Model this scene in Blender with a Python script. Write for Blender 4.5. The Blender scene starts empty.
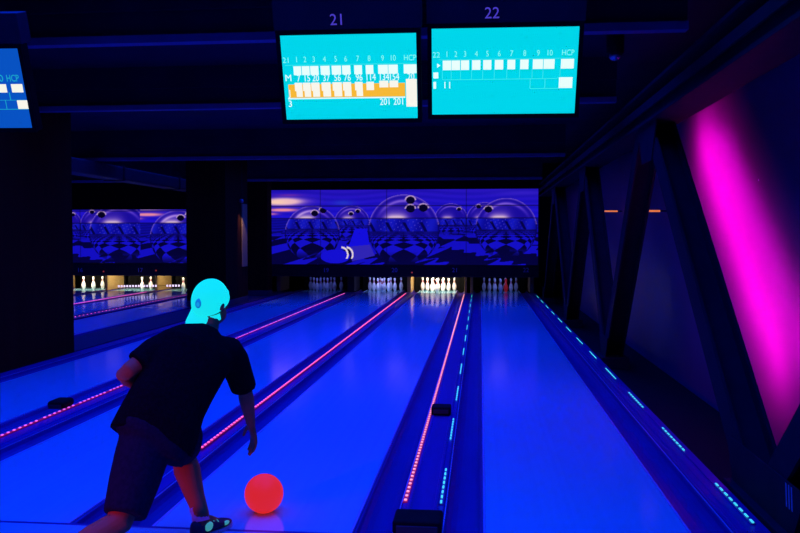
import bpy, bmesh, math, random
import numpy as np
from mathutils import Vector, Matrix
random.seed(7)
sc = bpy.context.scene
COL = sc.collection
PI = math.pi

# ------------------------------------------------------------------ camera
F_PX = 800.0
PITCH = math.atan(29.5 / F_PX)
YAW = math.atan(80.5 / F_PX * math.cos(PITCH))
CAM = Vector((0, 0, 1.55))
cd = bpy.data.cameras.new('camera')
cd.sensor_width = 36.0
cd.lens = 36.0
cd.clip_start = 0.05
cd.clip_end = 100
co = bpy.data.objects.new('camera', cd)
COL.objects.link(co)
co.location = CAM
co.rotation_euler = (PI / 2 - PITCH, 0, YAW)
sc.camera = co
_s, _c, _sp, _cp = math.sin(YAW), math.cos(YAW), math.sin(PITCH), math.cos(PITCH)
FW = Vector((-_s * _cp, _c * _cp, -_sp))
RT = Vector((_c, _s, 0))
UP = Vector((-_s * _sp, _c * _sp, _cp))

def ray(px, py):
    return FW + RT * ((px - 400) / F_PX) + UP * ((266.5 - py) / F_PX)

def atD(px, py, D):            # point measured at a distance from the viewpoint
    return CAM + ray(px, py) * D

def atY(px, py, Y):
    r = ray(px, py)
    return CAM + r * (Y / r.y)

sc.view_settings.view_transform = 'Standard'
sc.view_settings.look = 'None'
sc.view_settings.exposure = 0
sc.view_settings.gamma = 1
sc.view_settings.use_curve_mapping = False
sc.cycles.use_denoising = True
sc.cycles.max_bounces = 6
sc.cycles.sample_clamp_indirect = 3.0

def lin(c):
    return tuple((x / 255 / 12.92) if x / 255 <= 0.04045 else ((x / 255 + 0.055) / 1.055) ** 2.4 for x in c)

# ------------------------------------------------------------------ materials
def principled(name, base, rough=0.5, metal=0.0, emit=None, estr=0.0, spec=0.5, coat=0.0):
    m = bpy.data.materials.new(name)
    m.use_nodes = True
    b = m.node_tree.nodes['Principled BSDF']
    b.inputs['Base Color'].default_value = (*base, 1)
    b.inputs['Roughness'].default_value = rough
    b.inputs['Metallic'].default_value = metal
    b.inputs['Specular IOR Level'].default_value = spec
    b.inputs['Coat Weight'].default_value = coat
    if emit is not None:
        b.inputs['Emission Color'].default_value = (*emit, 1)
        b.inputs['Emission Strength'].default_value = estr
    return m

def noisy(name, c1, c2, scale=6.0, rough=0.6, spec=0.3, stretch=(1, 1, 1), detail=4, bump=0.0, metal=0.0):
    m = principled(name, c1, rough, metal, spec=spec)
    nt = m.node_tree
    b = nt.nodes['Principled BSDF']
    tc = nt.nodes.new('ShaderNodeTexCoord')
    mp = nt.nodes.new('ShaderNodeMapping')
    mp.inputs['Scale'].default_value = stretch
    nz = nt.nodes.new('ShaderNodeTexNoise')
    nz.inputs['Scale'].default_value = scale
    nz.inputs['Detail'].default_value = detail
    rp = nt.nodes.new('ShaderNodeValToRGB')
    rp.color_ramp.elements[0].color = (*c1, 1)
    rp.color_ramp.elements[1].color = (*c2, 1)
    rp.color_ramp.elements[0].position = 0.3
    rp.color_ramp.elements[1].position = 0.7
    nt.links.new(tc.outputs['Object'], mp.inputs['Vector'])
    nt.links.new(mp.outputs['Vector'], nz.inputs['Vector'])
    nt.links.new(nz.outputs['Fac'], rp.inputs['Fac'])
    nt.links.new(rp.outputs['Color'], b.inputs['Base Color'])
    if bump:
        bp = nt.nodes.new('ShaderNodeBump')
        bp.inputs['Strength'].default_value = bump
        bp.inputs['Distance'].default_value = 0.01
        nt.links.new(nz.outputs['Fac'], bp.inputs['Height'])
        nt.links.new(bp.outputs['Normal'], b.inputs['Normal'])
    return m

def lane_material():
    # long narrow boards, 39 to a lane, each a little different
    m = principled('lane_boards', (0.7, 0.7, 0.7), 0.13, spec=0.5)
    nt = m.node_tree
    b = nt.nodes['Principled BSDF']
    tc = nt.nodes.new('ShaderNodeTexCoord')
    sp = nt.nodes.new('ShaderNodeSeparateXYZ')
    mu = nt.nodes.new('ShaderNodeMath'); mu.operation = 'MULTIPLY'; mu.inputs[1].default_value = 36.6
    fl = nt.nodes.new('ShaderNodeMath'); fl.operation = 'FLOOR'
    wn = nt.nodes.new('ShaderNodeTexWhiteNoise'); wn.noise_dimensions = '1D'
    rp = nt.nodes.new('ShaderNodeValToRGB')
    rp.color_ramp.elements[0].color = (0.22, 0.50, 0.62, 1)
    rp.color_ramp.elements[1].color = (0.24, 0.53, 0.64, 1)
    nt.links.new(tc.outputs['Object'], sp.inputs[0])
    nt.links.new(sp.outputs['X'], mu.inputs[0])
    nt.links.new(mu.outputs[0], fl.inputs[0])
    nt.links.new(fl.outputs[0], wn.inputs['W'])
    nt.links.new(wn.outputs['Value'], rp.inputs['Fac'])
    nt.links.new(rp.outputs['Color'], b.inputs['Base Color'])
    return m

def vcol_material(name, rough=0.5):
    m = principled(name, (1, 1, 1), rough, spec=0.2)
    nt = m.node_tree
    a = nt.nodes.new('ShaderNodeVertexColor')
    a.layer_name = 'print'
    nt.nodes['Principled BSDF'].inputs['Base Color'].default_value = (0.05, 0.05, 0.06, 1)
    nt.links.new(a.outputs['Color'], nt.nodes['Principled BSDF'].inputs['Emission Color'])   # ink that fluoresces under the blacklights
    nt.nodes['Principled BSDF'].inputs['Emission Strength'].default_value = 0.95
    return m

def wall_speckle(name, c, speck=(0.8, 0.8, 0.9)):
    m = principled(name, c, 0.45, spec=0.4)
    nt = m.node_tree
    b = nt.nodes['Principled BSDF']
    tc = nt.nodes.new('ShaderNodeTexCoord')
    vo = nt.nodes.new('ShaderNodeTexVoronoi'); vo.inputs['Scale'].default_value = 1.9
    lt = nt.nodes.new('ShaderNodeMath'); lt.operation = 'LESS_THAN'; lt.inputs[1].default_value = 0.018
    nz = nt.nodes.new('ShaderNodeTexNoise'); nz.inputs['Scale'].default_value = 1.3
    m1 = nt.nodes.new('ShaderNodeMixRGB')
    m1.inputs['Color1'].default_value = (c[0] * .75, c[1] * .75, c[2] * .75, 1)
    m1.inputs['Color2'].default_value = (c[0] * 1.25, c[1] * 1.25, c[2] * 1.25, 1)
    m2 = nt.nodes.new('ShaderNodeMixRGB')
    m2.inputs['Color2'].default_value = (*speck, 1)
    nt.links.new(tc.outputs['Object'], vo.inputs['Vector'])
    nt.links.new(tc.outputs['Object'], nz.inputs['Vector'])
    nt.links.new(vo.outputs['Distance'], lt.inputs[0])
    nt.links.new(nz.outputs['Fac'], m1.inputs['Fac'])
    nt.links.new(m1.outputs['Color'], m2.inputs['Color1'])
    nt.links.new(lt.outputs[0], m2.inputs['Fac'])
    nt.links.new(m2.outputs['Color'], b.inputs['Base Color'])
    return m

M = {}
M['lane'] = lane_material()
M['approach'] = noisy('approach_boards', (0.2, 0.48, 0.58), (0.24, 0.52, 0.62), 3, 0.2, 0.5, (20, 0.6, 1))
M['gutter'] = noisy('gutter_plastic', (0.03, 0.012, 0.18), (0.04, 0.016, 0.22), 5, 0.4, 0.3, (1, 0.3, 1))
M['cap_board'] = noisy('capping_board', (0.06, 0.015, 0.22), (0.08, 0.02, 0.27), 4, 0.35, 0.3, (4, 0.3, 1))
M['trim'] = principled('edge_trim', (0.4, 0.34, 0.66), 0.3)
M['kerb'] = noisy('kerb_paint', (0.03, 0.015, 0.05), (0.045, 0.02, 0.07), 3, 0.6)
M['floor_dark'] = noisy('dark_carpet', (0.012, 0.008, 0.01), (0.02, 0.012, 0.016), 40, 0.9, 0.05)
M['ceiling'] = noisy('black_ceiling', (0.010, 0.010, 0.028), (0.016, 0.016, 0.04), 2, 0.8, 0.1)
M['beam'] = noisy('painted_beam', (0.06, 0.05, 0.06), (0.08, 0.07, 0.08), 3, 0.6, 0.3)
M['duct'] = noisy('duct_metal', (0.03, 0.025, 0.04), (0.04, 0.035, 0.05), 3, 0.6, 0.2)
M['beam_lit'] = noisy('beam_lit_face', (0.10, 0.10, 0.20), (0.13, 0.13, 0.25), 3, 0.6, 0.2)  # paler flange colour, stands in for light on the beam fronts
M['ceiling_lit'] = noisy('ceiling_lit_blue', (0.07, 0.07, 0.26), (0.10, 0.10, 0.32), 2, 0.8, 0.1)  # paler blue stands in for light falling on the near ceiling
M['wall'] = wall_speckle('blue_black_wall', (0.16, 0.05, 0.13))
M['partition'] = noisy('brown_black_panel', (0.04, 0.010, 0.004), (0.06, 0.014, 0.006), 2, 0.8, 0.03, (6, 6, 0.4))
M['steel'] = noisy('black_steel', (0.012, 0.012, 0.020), (0.020, 0.018, 0.028), 5, 0.65, 0.06, bump=0.1)
M['black'] = noisy('black_plastic', (0.004, 0.004, 0.004), (0.008, 0.008, 0.008), 12, 0.6, 0.06)
M['mask'] = noisy('mask_board', (0.025, 0.02, 0.03), (0.035, 0.03, 0.04), 6, 0.5, 0.2)
M['number'] = principled('number_paint', (0.6, 0.55, 0.9), 0.5)
M['monitor_number'] = principled('number_glow', (0.2, 0.2, 0.4), 0.5, emit=lin((70, 55, 150)), estr=1.0)
M['screen'] = principled('screen_cyan', (0.01, 0.01, 0.01), 0.3, emit=lin((0, 214, 232)), estr=1.0)
M['screen_blue'] = principled('screen_blue', (0.01, 0.01, 0.01), 0.3, emit=lin((8, 82, 192)), estr=1.0)
M['cell'] = principled('screen_white', (0.01, 0.01, 0.01), 0.3, emit=lin((232, 255, 250)), estr=1.0)
M['cell_pink'] = principled('screen_cream', (0.01, 0.01, 0.01), 0.3, emit=lin((248, 246, 232)), estr=1.0)
M['orange'] = principled('screen_orange', (0.01, 0.01, 0.01), 0.3, emit=lin((246, 184, 20)), estr=1.0)
M['stext'] = principled('screen_text', (0.01, 0.01, 0.01), 0.3, emit=lin((130, 250, 238)), estr=1.0)
M['sline'] = principled('screen_line', (0.01, 0.01, 0.01), 0.3, emit=lin((70, 232, 228)), estr=1.0)
M['sdark'] = principled('screen_dark_text', (0.01, 0.01, 0.01), 0.3, emit=lin((150, 150, 120)), estr=1.0)
M['stext_blue'] = principled('screen_text_teal', (0.01, 0.01, 0.01), 0.3, emit=lin((30, 170, 200)), estr=1.0)
M['led_red'] = principled('led_pink', (0.8, 0.3, 0.3), 0.4, emit=(1.0, 0.12, 0.30), estr=1.9)
M['led_mag'] = principled('led_magenta', (0.8, 0.3, 0.5), 0.4, emit=(0.95, 0.14, 0.70), estr=1.3)
M['led_hot'] = principled('led_coral', (0.8, 0.4, 0.3), 0.4, emit=(1.0, 0.33, 0.30), estr=1.25)
M['led_halo_base'] = principled('led_halo_channel', (0.5, 0.03, 0.08), 0.4, emit=(0.75, 0.01, 0.10), estr=0.2)  # channel glows itself, imitating the red halo the LEDs cast on it
M['led_green'] = principled('led_green', (0.3, 0.8, 0.6), 0.4, emit=(0.06, 0.72, 0.50), estr=1.0)
M['led_white'] = principled('bulb_white', (0.8, 0.8, 0.8), 0.4, emit=(0.75, 0.6, 0.8), estr=1.5)
M['indicator'] = principled('indicator_red', (0.6, 0.1, 0.1), 0.4, emit=(0.5, 0.05, 0.03), estr=0.5)
M['pin'] = principled('pin_plastic', (0.82, 0.82, 0.82), 0.25)
M['pin_stripe'] = principled('pin_stripe', (0.55, 0.03, 0.04), 0.3)
M['pin_red'] = principled('pin_red', (0.6, 0.03, 0.03), 0.3, emit=(0.35, 0.01, 0.01), estr=0.25)
M['wood'] = noisy('kickback_wood', (0.42, 0.25, 0.08), (0.55, 0.36, 0.14), 9, 0.5, 0.3, (1, 1, 5))
M['pilaster'] = noisy('dull_tan_post', (0.34, 0.20, 0.08), (0.40, 0.24, 0.10), 4, 0.6, 0.2, (3, 3, 0.3))
M['print'] = vcol_material('mural_print')
M['tube'] = principled('magenta_tube', (0.8, 0.2, 0.8), 0.4, emit=(1.0, 0.0, 0.85), estr=9.0)
M['amber'] = principled('amber_tube', (0.8, 0.3, 0.1), 0.4, emit=(0.85, 0.2, 0.05), estr=0.9)
M['skin'] = noisy('skin', (0.48, 0.13, 0.035), (0.54, 0.15, 0.045), 10, 0.6, 0.2)
M['shirt'] = noisy('black_cotton', (0.004, 0.004, 0.005), (0.007, 0.006, 0.008), 60, 0.95, 0.02)
M['shorts'] = noisy('navy_cotton', (0.012, 0.010, 0.018), (0.02, 0.016, 0.028), 60, 0.95, 0.03)
M['hair'] = noisy('dark_hair', (0.006, 0.005, 0.005), (0.012, 0.009, 0.008), 80, 0.7, 0.1)
M['cap'] = principled('fluorescent_cap', (0.1, 0.12, 0.10), 0.8, spec=0.05, emit=lin((14, 226, 234)), estr=1.0)
M['cap_logo'] = principled('cap_emblem', (0.02, 0.15, 0.3), 0.7, emit=lin((12, 118, 178)), estr=0.9)
M['cap_logo_pale'] = principled('cap_emblem_pale', (0.02, 0.2, 0.3), 0.7, emit=lin((16, 160, 204)), estr=0.9)
M['ball'] = principled('fluorescent_ball', (0.3, 0.02, 0.02), 0.45, spec=0.15, emit=lin((226, 38, 32)), estr=0.88)
M['shoe'] = noisy('shoe_fabric', (0.02, 0.02, 0.03), (0.04, 0.03, 0.04), 20, 0.6, 0.3)
M['shoe_green'] = principled('shoe_green', (0.1, 0.5, 0.3), 0.5, emit=lin((70, 176, 120)), estr=0.55)
M['sock'] = principled('violet_sock', (0.35, 0.2, 0.5), 0.8, emit=lin((70, 30, 110)), estr=0.4)
M['sole'] = principled('shoe_sole', (0.4, 0.4, 0.42), 0.6)
M['eye'] = principled('eye', (0.7, 0.7, 0.7), 0.2)
M['lens'] = principled('fixture_glass', (0.3, 0.32, 0.36), 0.15, metal=0.6)
M['logo_pale'] = principled('pale_stroke', (0.30, 0.30, 0.42), 0.6)

# ------------------------------------------------------------------ mesh helpers
class MB:
    def __init__(s):
        s.bm = bmesh.new()
        s.mats = []
        s.cur = 0
    def mat(s, m):
        if m not in s.mats:
            s.mats.append(m)
        s.cur = s.mats.index(m)
        return s
    def face(s, vs, smooth=False):
        try:
            f = s.bm.faces.new(vs)
            f.material_index = s.cur
            f.smooth = smooth
        except ValueError:
            pass
    def box(s, x0, x1, y0, y1, z0, z1, mtx=None):
        co = [Vector((x, y, z)) for z in (z0, z1) for y in (y0, y1) for x in (x0, x1)]
        if mtx is not None:
            co = [mtx @ c for c in co]
        v = [s.bm.verts.new(c) for c in co]
        for q in ((0, 2, 3, 1), (4, 5, 7, 6), (0, 1, 5, 4), (2, 6, 7, 3), (0, 4, 6, 2), (1, 3, 7, 5)):
            s.face([v[i] for i in q])
        return s
    def bbox(s, x0, x1, y0, y1, z0, z1, bev=0.01, seg=2, mtx=None):
        n0 = set(s.bm.faces)
        s.box(x0, x1, y0, y1, z0, z1, mtx)
        nf = [f for f in s.bm.faces if f not in n0]
        es = list({e for f in nf for e in f.edges})
        r = bmesh.ops.bevel(s.bm, geom=es, offset=bev, segments=seg, affect='EDGES', profile=0.5)
        for f in r['faces']:
            f.material_index = s.cur
        return s
    def extrude_profile(s, prof, y0, y1, closed=True, n=1):
        # prof: list of (x, z); swept along Y
        rings = []
        for i in range(n + 1):
            y = y0 + (y1 - y0) * i / n
            rings.append([s.bm.verts.new((x, y, z)) for x, z in prof])
        m = len(prof)
        for a, b in zip(rings, rings[1:]):
            for i in range(m if closed else m - 1):
                j = (i + 1) % m
                s.face([a[i], a[j], b[j], b[i]])
        if closed:
            s.face(list(reversed(rings[0])))
            s.face(rings[-1])
        return s
    def loft(s, rings, smooth=True, caps=True):
        vr = [[s.bm.verts.new(p) for p in r] for r in rings]
        m = len(vr[0])
        for a, b in zip(vr, vr[1:]):
            for i in range(m):
                j = (i + 1) % m
                s.face([a[i], a[j], b[j], b[i]], smooth)
        if caps:
            s.face(list(reversed(vr[0])), smooth)
            s.face(vr[-1], smooth)
        return s
    def tube(s, pts, radii, n=12, smooth=True, flat=1.0, side=None):
        # round limb through points; flat squeezes the ring along the second axis
        pts = [Vector(p) for p in pts]
        rings = []
        prev = Vector(side) if side is not None else None
        for i, p in enumerate(pts):
            a = pts[max(0, i - 1)]
            b = pts[min(len(pts) - 1, i + 1)]
            t = (b - a).normalized()
            if prev is None:
                prev = Vector((0, 0, 1)) if abs(t.z) < 0.9 else Vector((1, 0, 0))
            u = (prev - t * prev.dot(t)).normalized()
            w = t.cross(u)
            prev = u
            r = radii[i]
            rings.append([p + u * (math.cos(2 * PI * k / n) * r) + w * (math.sin(2 * PI * k / n) * r * flat) for k in range(n)])
        return s.loft(rings, smooth)
    def lathe(s, prof, n=20, mtx=None):
        rings = []
        for r, z in prof:
            ring = []
            for k in range(n):
                p = Vector((r * math.cos(2 * PI * k / n), r * math.sin(2 * PI * k / n), z))
                ring.append(mtx @ p if mtx is not None else p)
            rings.append(ring)
        return s.loft(rings)
    def ball(s, c, r, n=14, mtx=None):
        c = Vector(c)
        rr = (r, r, r) if not hasattr(r, '__len__') else r
        rings = []
        for i in range(1, n):
            th = PI * i / n
            ring = []
            for k in range(2 * n):
                ph = PI * k / n
                p = Vector((rr[0] * math.sin(th) * math.cos(ph), rr[1] * math.sin(th) * math.sin(ph), -rr[2] * math.cos(th)))
                if mtx is not None:
                    p = mtx @ p
                ring.append(c + p)
            rings.append(ring)
        return s.loft(rings)
    def build(s, name, mat=None, parent=None):
        me = bpy.data.meshes.new(name)
        if not s.mats:
            s.mats = [mat]
        bmesh.ops.recalc_face_normals(s.bm, faces=s.bm.faces)
        s.bm.to_mesh(me)
        s.bm.free()
        for m in s.mats:
            me.materials.append(m)
        o = bpy.data.objects.new(name, me)
        COL.objects.link(o)
        if parent is not None:
            o.parent = parent
        return o

def tag(o, label=None, cat=None, group=None, kind=None):
    if label: o['label'] = label
    if cat: o['category'] = cat
    if group: o['group'] = group
    if kind: o['kind'] = kind
    return o

def empty(name, loc=(0, 0, 0), label=None, cat=None, group=None):
    o = bpy.data.objects.new(name, None)
    o.empty_display_size = 0.1
    COL.objects.link(o)
    o.location = loc
    return tag(o, label, cat, group)

def child_at(o, parent):
    # the mesh was built in world coordinates; keep it there under a placed parent
    o.parent = parent
    o.matrix_parent_inverse = Matrix.Translation(-Vector(parent.location))
    return o

def dup(o, parent=None):
    c = o.copy()
    COL.objects.link(c)
    if parent is not None:
        c.parent = parent
    return c

def remeshed(o, voxel, smooth_it=4):
    m = o.modifiers.new('r', 'REMESH')
    m.mode = 'VOXEL'
    m.voxel_size = voxel
    m.use_smooth_shade = True
    if smooth_it:
        k = o.modifiers.new('s', 'SMOOTH')
        k.factor = 0.5
        k.iterations = smooth_it
    bpy.context.view_layer.update()
    dg = bpy.context.evaluated_depsgraph_get()
    me = bpy.data.meshes.new_from_object(o.evaluated_get(dg))
    o.modifiers.clear()
    old = o.data
    o.data = me
    me.name = old.name
    for p in me.polygons:
        p.use_smooth = True
    return o

def text_mesh(name, body, mat, parent, loc, size, rot=(PI / 2, 0, 0), align='CENTER', extrude=0.002, sx=1.0):
    cu = bpy.data.curves.new(name, 'FONT')
    cu.body = body
    cu.size = size
    cu.align_x = align
    cu.align_y = 'CENTER'
    cu.extrude = extrude
    cu.resolution_u = 3
    t = bpy.data.objects.new('tmp_text', cu)
    COL.objects.link(t)
    bpy.context.view_layer.update()
    dg = bpy.context.evaluated_depsgraph_get()
    me = bpy.data.meshes.new_from_object(t.evaluated_get(dg))
    COL.objects.unlink(t)
    bpy.data.objects.remove(t)
    me.materials.clear()
    me.materials.append(mat)
    o = bpy.data.objects.new(name, me)
    COL.objects.link(o)
    o.location = loc
    o.rotation_euler = rot
    o.scale = (sx, 1, 1)
    if parent is not None:
        o.parent = parent
    return o

def structure(o):
    o['kind'] = 'structure'
    return o

# ------------------------------------------------------------------ the room
Y_FOUL = 4.075
Y_PIN = Y_FOUL + 18.29
Y_END = Y_PIN + 0.95          # end of the lane surface
Y_MASK = 22.05
Z_CEIL = 3.55
X_WALL = 2.28
structure(MB().box(-14.2, X_WALL, -3.0, 25.0, -0.2, -0.125).build('floor', M['floor_dark']))
structure(MB().box(-14.2, X_WALL + 0.2, -3.0, 25.2, Z_CEIL, Z_CEIL + 0.15).build('ceiling', M['ceiling']))
structure(MB().box(-5.40, X_WALL - 0.02, -2.9, 5.9, Z_CEIL - 0.045, Z_CEIL - 0.002).build('ceiling_front', M['ceiling_lit']))  # added panel carrying the painted-in light of the near ceiling
structure(MB().box(X_WALL, X_WALL + 0.15, -3.0, 25.2, -0.2, Z_CEIL).build('wall_right', M['wall']))
structure(MB().box(-14.35, -14.2, -3.0, 25.2, -0.2, Z_CEIL).build('wall_far_left', M['partition']))
structure(MB().box(-14.35, X_WALL + 0.15, 25.0, 25.2, -0.2, Z_CEIL).build('wall_back', M['black']))
structure(MB().box(-14.35, X_WALL + 0.15, -3.2, -3.0, -0.2, Z_CEIL).build('wall_front', M['partition']))
# raised approach in front of the lanes
structure(MB().box(-5.42, 1.52, -3.0, Y_FOUL - 0.02, -0.125, 0).build('floor_approach', M['approach']))
structure(MB().box(-5.42, 1.52, Y_FOUL - 0.02, Y_FOUL + 0.005, -0.125, 0.001).build('trim_foul_line', M['gutter']))
structure(MB().box(-6.18, -5.42, 10.2, 22.0, -0.125, 0.02).build('floor_aisle', M['kerb']))
# long partition that closes the aisle on the near side, and the posts further down
structure(MB().box(-6.15, -5.42, -3.0, 10.2, -0.125, Z_CEIL).build('wall_left', M['partition']))

def column(name, x0, x1, y0, y1, label):
    r = empty(name, ((x0 + x1) / 2, (y0 + y1) / 2, -0.125), label, 'column', 'dark columns in the aisle')
    child_at(MB().box(x0, x1, y0, y1, 0.16, Z_CEIL).build('shaft', M['partition']), r)
    child_at(MB().bbox(x0 - 0.01, x1 + 0.01, y0 - 0.01, y1 + 0.01, 0.02, 0.16, 0.012).build('plinth', M['kerb']), r)
    return r
column('column', -6.38, -5.5, 16.9, 18.55, 'wide dark brown column behind the bowler, between the two murals')
column('column', -6.02, -5.5, 20.3, 20.75, 'narrow black column at the left end of the big mural')
p_ = MB().bbox(-5.499, -5.475, 18.05, 18.45, 0.86, 2.32, 0.01)
tag(p_.build('wall_strip', M['pilaster']), 'narrow dull tan upright strip on the wide column side', 'panel')
# little bluish post at the corner of the aisle
pk = empty('bollard', (-6.1, 10.75, 0.02), 'short blue post by the aisle corner at the far lanes', 'post')
child_at(MB().bbox(-6.14, -6.06, 10.72, 10.8, 0.0205, 0.30, 0.01).build('shaft', M['cap_board']), pk)
child_at(MB().bbox(-6.15, -6.05, 10.71, 10.81, 0.30, 0.32, 0.004).build('post_cap', M['trim']), pk)

# ------------------------------------------------------------------ lanes
LANES = {
    22: (0.03, 1.096), 21: (-1.739, -0.673), 20: (-3.286, -2.22), 19: (-5.051, -3.985),
    18: (-7.486, -6.42), 17: (-9.083, -8.017), 16: (-10.583, -9.517), 15: (-12.083, -11.017)}
GUT = {  # outer limits of the two channels
    22: (-0.20, 1.33), 21: (-1.93, -0.445), 20: (-3.5, -2.03), 19: (-5.28, -3.745),
    18: (-7.71, -6.19), 17: (-9.273, -7.80), 16: (-10.773, -9.327), 15: (-12.31, -10.827)}
LLAB = {
    22: 'glossy blue lane ending under the 22 sign, beside the black truss',
    21: 'glossy blue lane the red ball rolls on, ending at the bright white pins',
    20: 'glossy blue lane behind the bowler, ending under the 20 sign',
    19: 'glossy blue lane next to the dark partition, ending under the 19 sign',
    18: 'far left lane nearest the columns, mostly hidden by the bowler and wide column',
    17: 'far left lane under the smaller mural, second from the columns',
    16: 'far left lane ending at two white pins under the 17 sign',
    15: 'far left lane ending at the three left white pins'}

def gutter_profile(x0, x1):
    w = x1 - x0
    pts = []
    for i in range(9):
        a = PI * i / 8
        pts.append((x0 + w / 2 - math.cos(a) * (w / 2 - 0.014), -0.012 - 0.06 * math.sin(a)))
    top = [(x0, -0.006)] + pts + [(x1, -0.006)]
    return top + [(x1, -0.1), (x0, -0.1)]

for n, (a, b) in LANES.items():
    y0 = Y_FOUL + 0.006
    g0, g1 = GUT[n]
    ln = empty('bowling_lane', ((a + b) / 2, y0, -0.125), LLAB[n], 'bowling lane', 'bowling lanes')
    child_at(MB().box(a + 0.004, b - 0.004, y0, Y_END, -0.1, 0).build('lane_bed', M['lane']), ln)
    child_at(MB().extrude_profile(gutter_profile(g0, a - 0.012), y0, Y_END, True, 2).build('gutter', M['gutter']), ln)
    child_at(MB().extrude_profile(gutter_profile(b + 0.012, g1), y0, Y_END, True, 2).build('gutter', M['gutter']), ln)
    child_at(MB().box(a - 0.010, a + 0.002, y0, Y_END, -0.1, 0.0015).build('edge_trim', M['trim']), ln)
    child_at(MB().box(b - 0.002, b + 0.010, y0, Y_END, -0.1, 0.0015).build('edge_trim', M['trim']), ln)
    for xt in (g0 + 0.004, g1 - 0.010):
        child_at(MB().box(xt, xt + 0.006, y0, Y_END, -0.0055, 0.0).build('edge_trim', M['trim']), ln)
    child_at(MB().box(g0, g1, y0, Y_END, -0.125, -0.1).build('underframe', M['black']), ln)

# ------------------------------------------------------------------ dividers with light strips
def ridge_profile(x0, x1, ridges):
    top = [(x0, 0.0)]
    for r in ridges:
        top += [(r - 0.012, 0.0), (r - 0.007, 0.008), (r + 0.007, 0.008), (r + 0.012, 0.0)]
    top += [(x1, 0.0)]
    return top + [(x1, -0.12), (x0, -0.12)]

def led_positions(y0, y1, step, group=0, gap=0.0, on=None):
    ys = []
    y = y0
    k = 0
    while y < y1:
        if on is None or ((y - y0) % on[1]) < on[0]:
            ys.append(y)
        y += step
        k += 1
        if group and k % group == 0:
            y += gap
    return ys

def light_strip(parent, x, z, ys, mat, base, size=(0.009, 0.012, 0.003), split=100, name='light_strip', base_w=0.014):
    strip = None
    sy0, sy1 = ys[0] - 0.03, ys[-1] + 0.03
    strip = child_at(MB().box(x - base_w, x + base_w, sy0, sy1, z - 0.006, z).build(name, base), parent)
    hx, hy, hz = size
    proto = MB().bbox(-hx, hx, -hy, hy, 0, hz * 2, 0.003, 1).build('led', mat)
    first = True
    for y in ys[:split]:
        o = proto if first else proto.copy()
        if not first:
            COL.objects.link(o)
        first = False
        o.parent = strip
        o.location = (x, y, z)
        o.matrix_parent_inverse = Matrix.Translation(-Vector(parent.location))
        o.matrix_parent_inverse = strip.matrix_parent_inverse.copy()
    # the strip itself is unmoved inside its thing, so its children use the same frame
    for ch in strip.children:
        ch.matrix_parent_inverse = Matrix.Identity(4)
    rest = ys[split:]
    if rest:
        mb = MB()
        for y in rest:
            mb.box(x - hx, x + hx, y - hy, y + hy, z, z + hz * 2)
        r = mb.build('led', mat)
        r.parent = strip
        r['kind'] = 'stuff'
    return strip

def divider(x0, x1, ridges, label, y0=Y_FOUL + 0.006):
    d = empty('lane_divider', ((x0 + x1) / 2, y0, -0.125), label, 'lane divider', 'dividers between the lanes')
    child_at(MB().extrude_profile(ridge_profile(x0 + 0.003, x1 - 0.003, ridges), y0, Y_PIN - 0.17, True, 1).build('capping', M['cap_board']), d)
    return d

d2122 = divider(-0.445, -0.20, [-0.40, -0.25], 'divider with a coral light line on its left and green dashes on its right')
ys = led_positions(4.62, 21.6, 0.078)
light_strip(d2122, -0.432, 0.008, ys, M['led_hot'], M['led_halo_base'])
GREEN_ON = (0.72, 1.45)
ys = led_positions(4.6, 21.5, 0.092, on=GREEN_ON)
light_strip(d2122, -0.222, 0.008, ys, M['led_green'], M['cap_board'], size=(0.006, 0.022, 0.004))
d2021 = divider(-2.03, -1.93, [], 'narrow divider with a pink light line, right behind the bowler hips')
ys = led_positions(5.6, 21.6, 0.07)
light_strip(d2021, -2.012, 0.02, ys, M['led_red'], M['led_halo_base'])
d1920 = divider(-3.745, -3.5, [-3.56], 'divider with a magenta dotted light line, left of the bowler')
ys = led_positions(4.6, 21.6, 0.080, 7, 0.05)
light_strip(d1920, -3.69, 0.012, ys, M['led_mag'], M['led_halo_base'])
d1718 = divider(-7.80, -7.71, [], 'divider with a thin pink line beside the far lane nearest the columns')
ys = led_positions(11.0, 21.5, 0.16)
light_strip(d1718, -7.77, 0.010, ys, M['led_mag'], M['cap_board'], size=(0.008, 0.018, 0.004), base_w=0.012)
d1617 = divider(-9.327, -9.273, [], 'narrow divider with a thin pink line under the smaller mural')
d1516 = divider(-10.827, -10.773, [], 'very narrow plain divider near the three leftmost white pins')
ys = led_positions(12.0, 21.5, 0.12)
light_strip(d1617, -9.30, 0.010, ys, M['led_mag'], M['led_halo_base'], size=(0.008, 0.05, 0.004), base_w=0.012)
kerb = empty('lane_kerb', (1.42, Y_FOUL, -0.125), 'dark kerb with green dashes beside the black truss', 'kerb')
child_at(MB().extrude_profile(ridge_profile(1.334, 1.522, [1.36, 1.40]), Y_FOUL + 0.006, Y_PIN - 0.17, True, 1).build('capping', M['cap_board']), kerb)
ys = led_positions(4.45, 21.5, 0.092, on=GREEN_ON)
light_strip(kerb, 1.468, 0.008, ys, M['led_green'], M['cap_board'], size=(0.007, 0.024, 0.004))
k2 = empty('lane_kerb', (-5.35, Y_FOUL, -0.125), 'blue kerb along the foot of the dark partition', 'kerb')
child_at(MB().box(-5.417, -5.283, Y_FOUL + 0.006, Y_PIN - 0.17, -0.12, 0.004).build('capping', M['cap_board']), k2)

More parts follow.
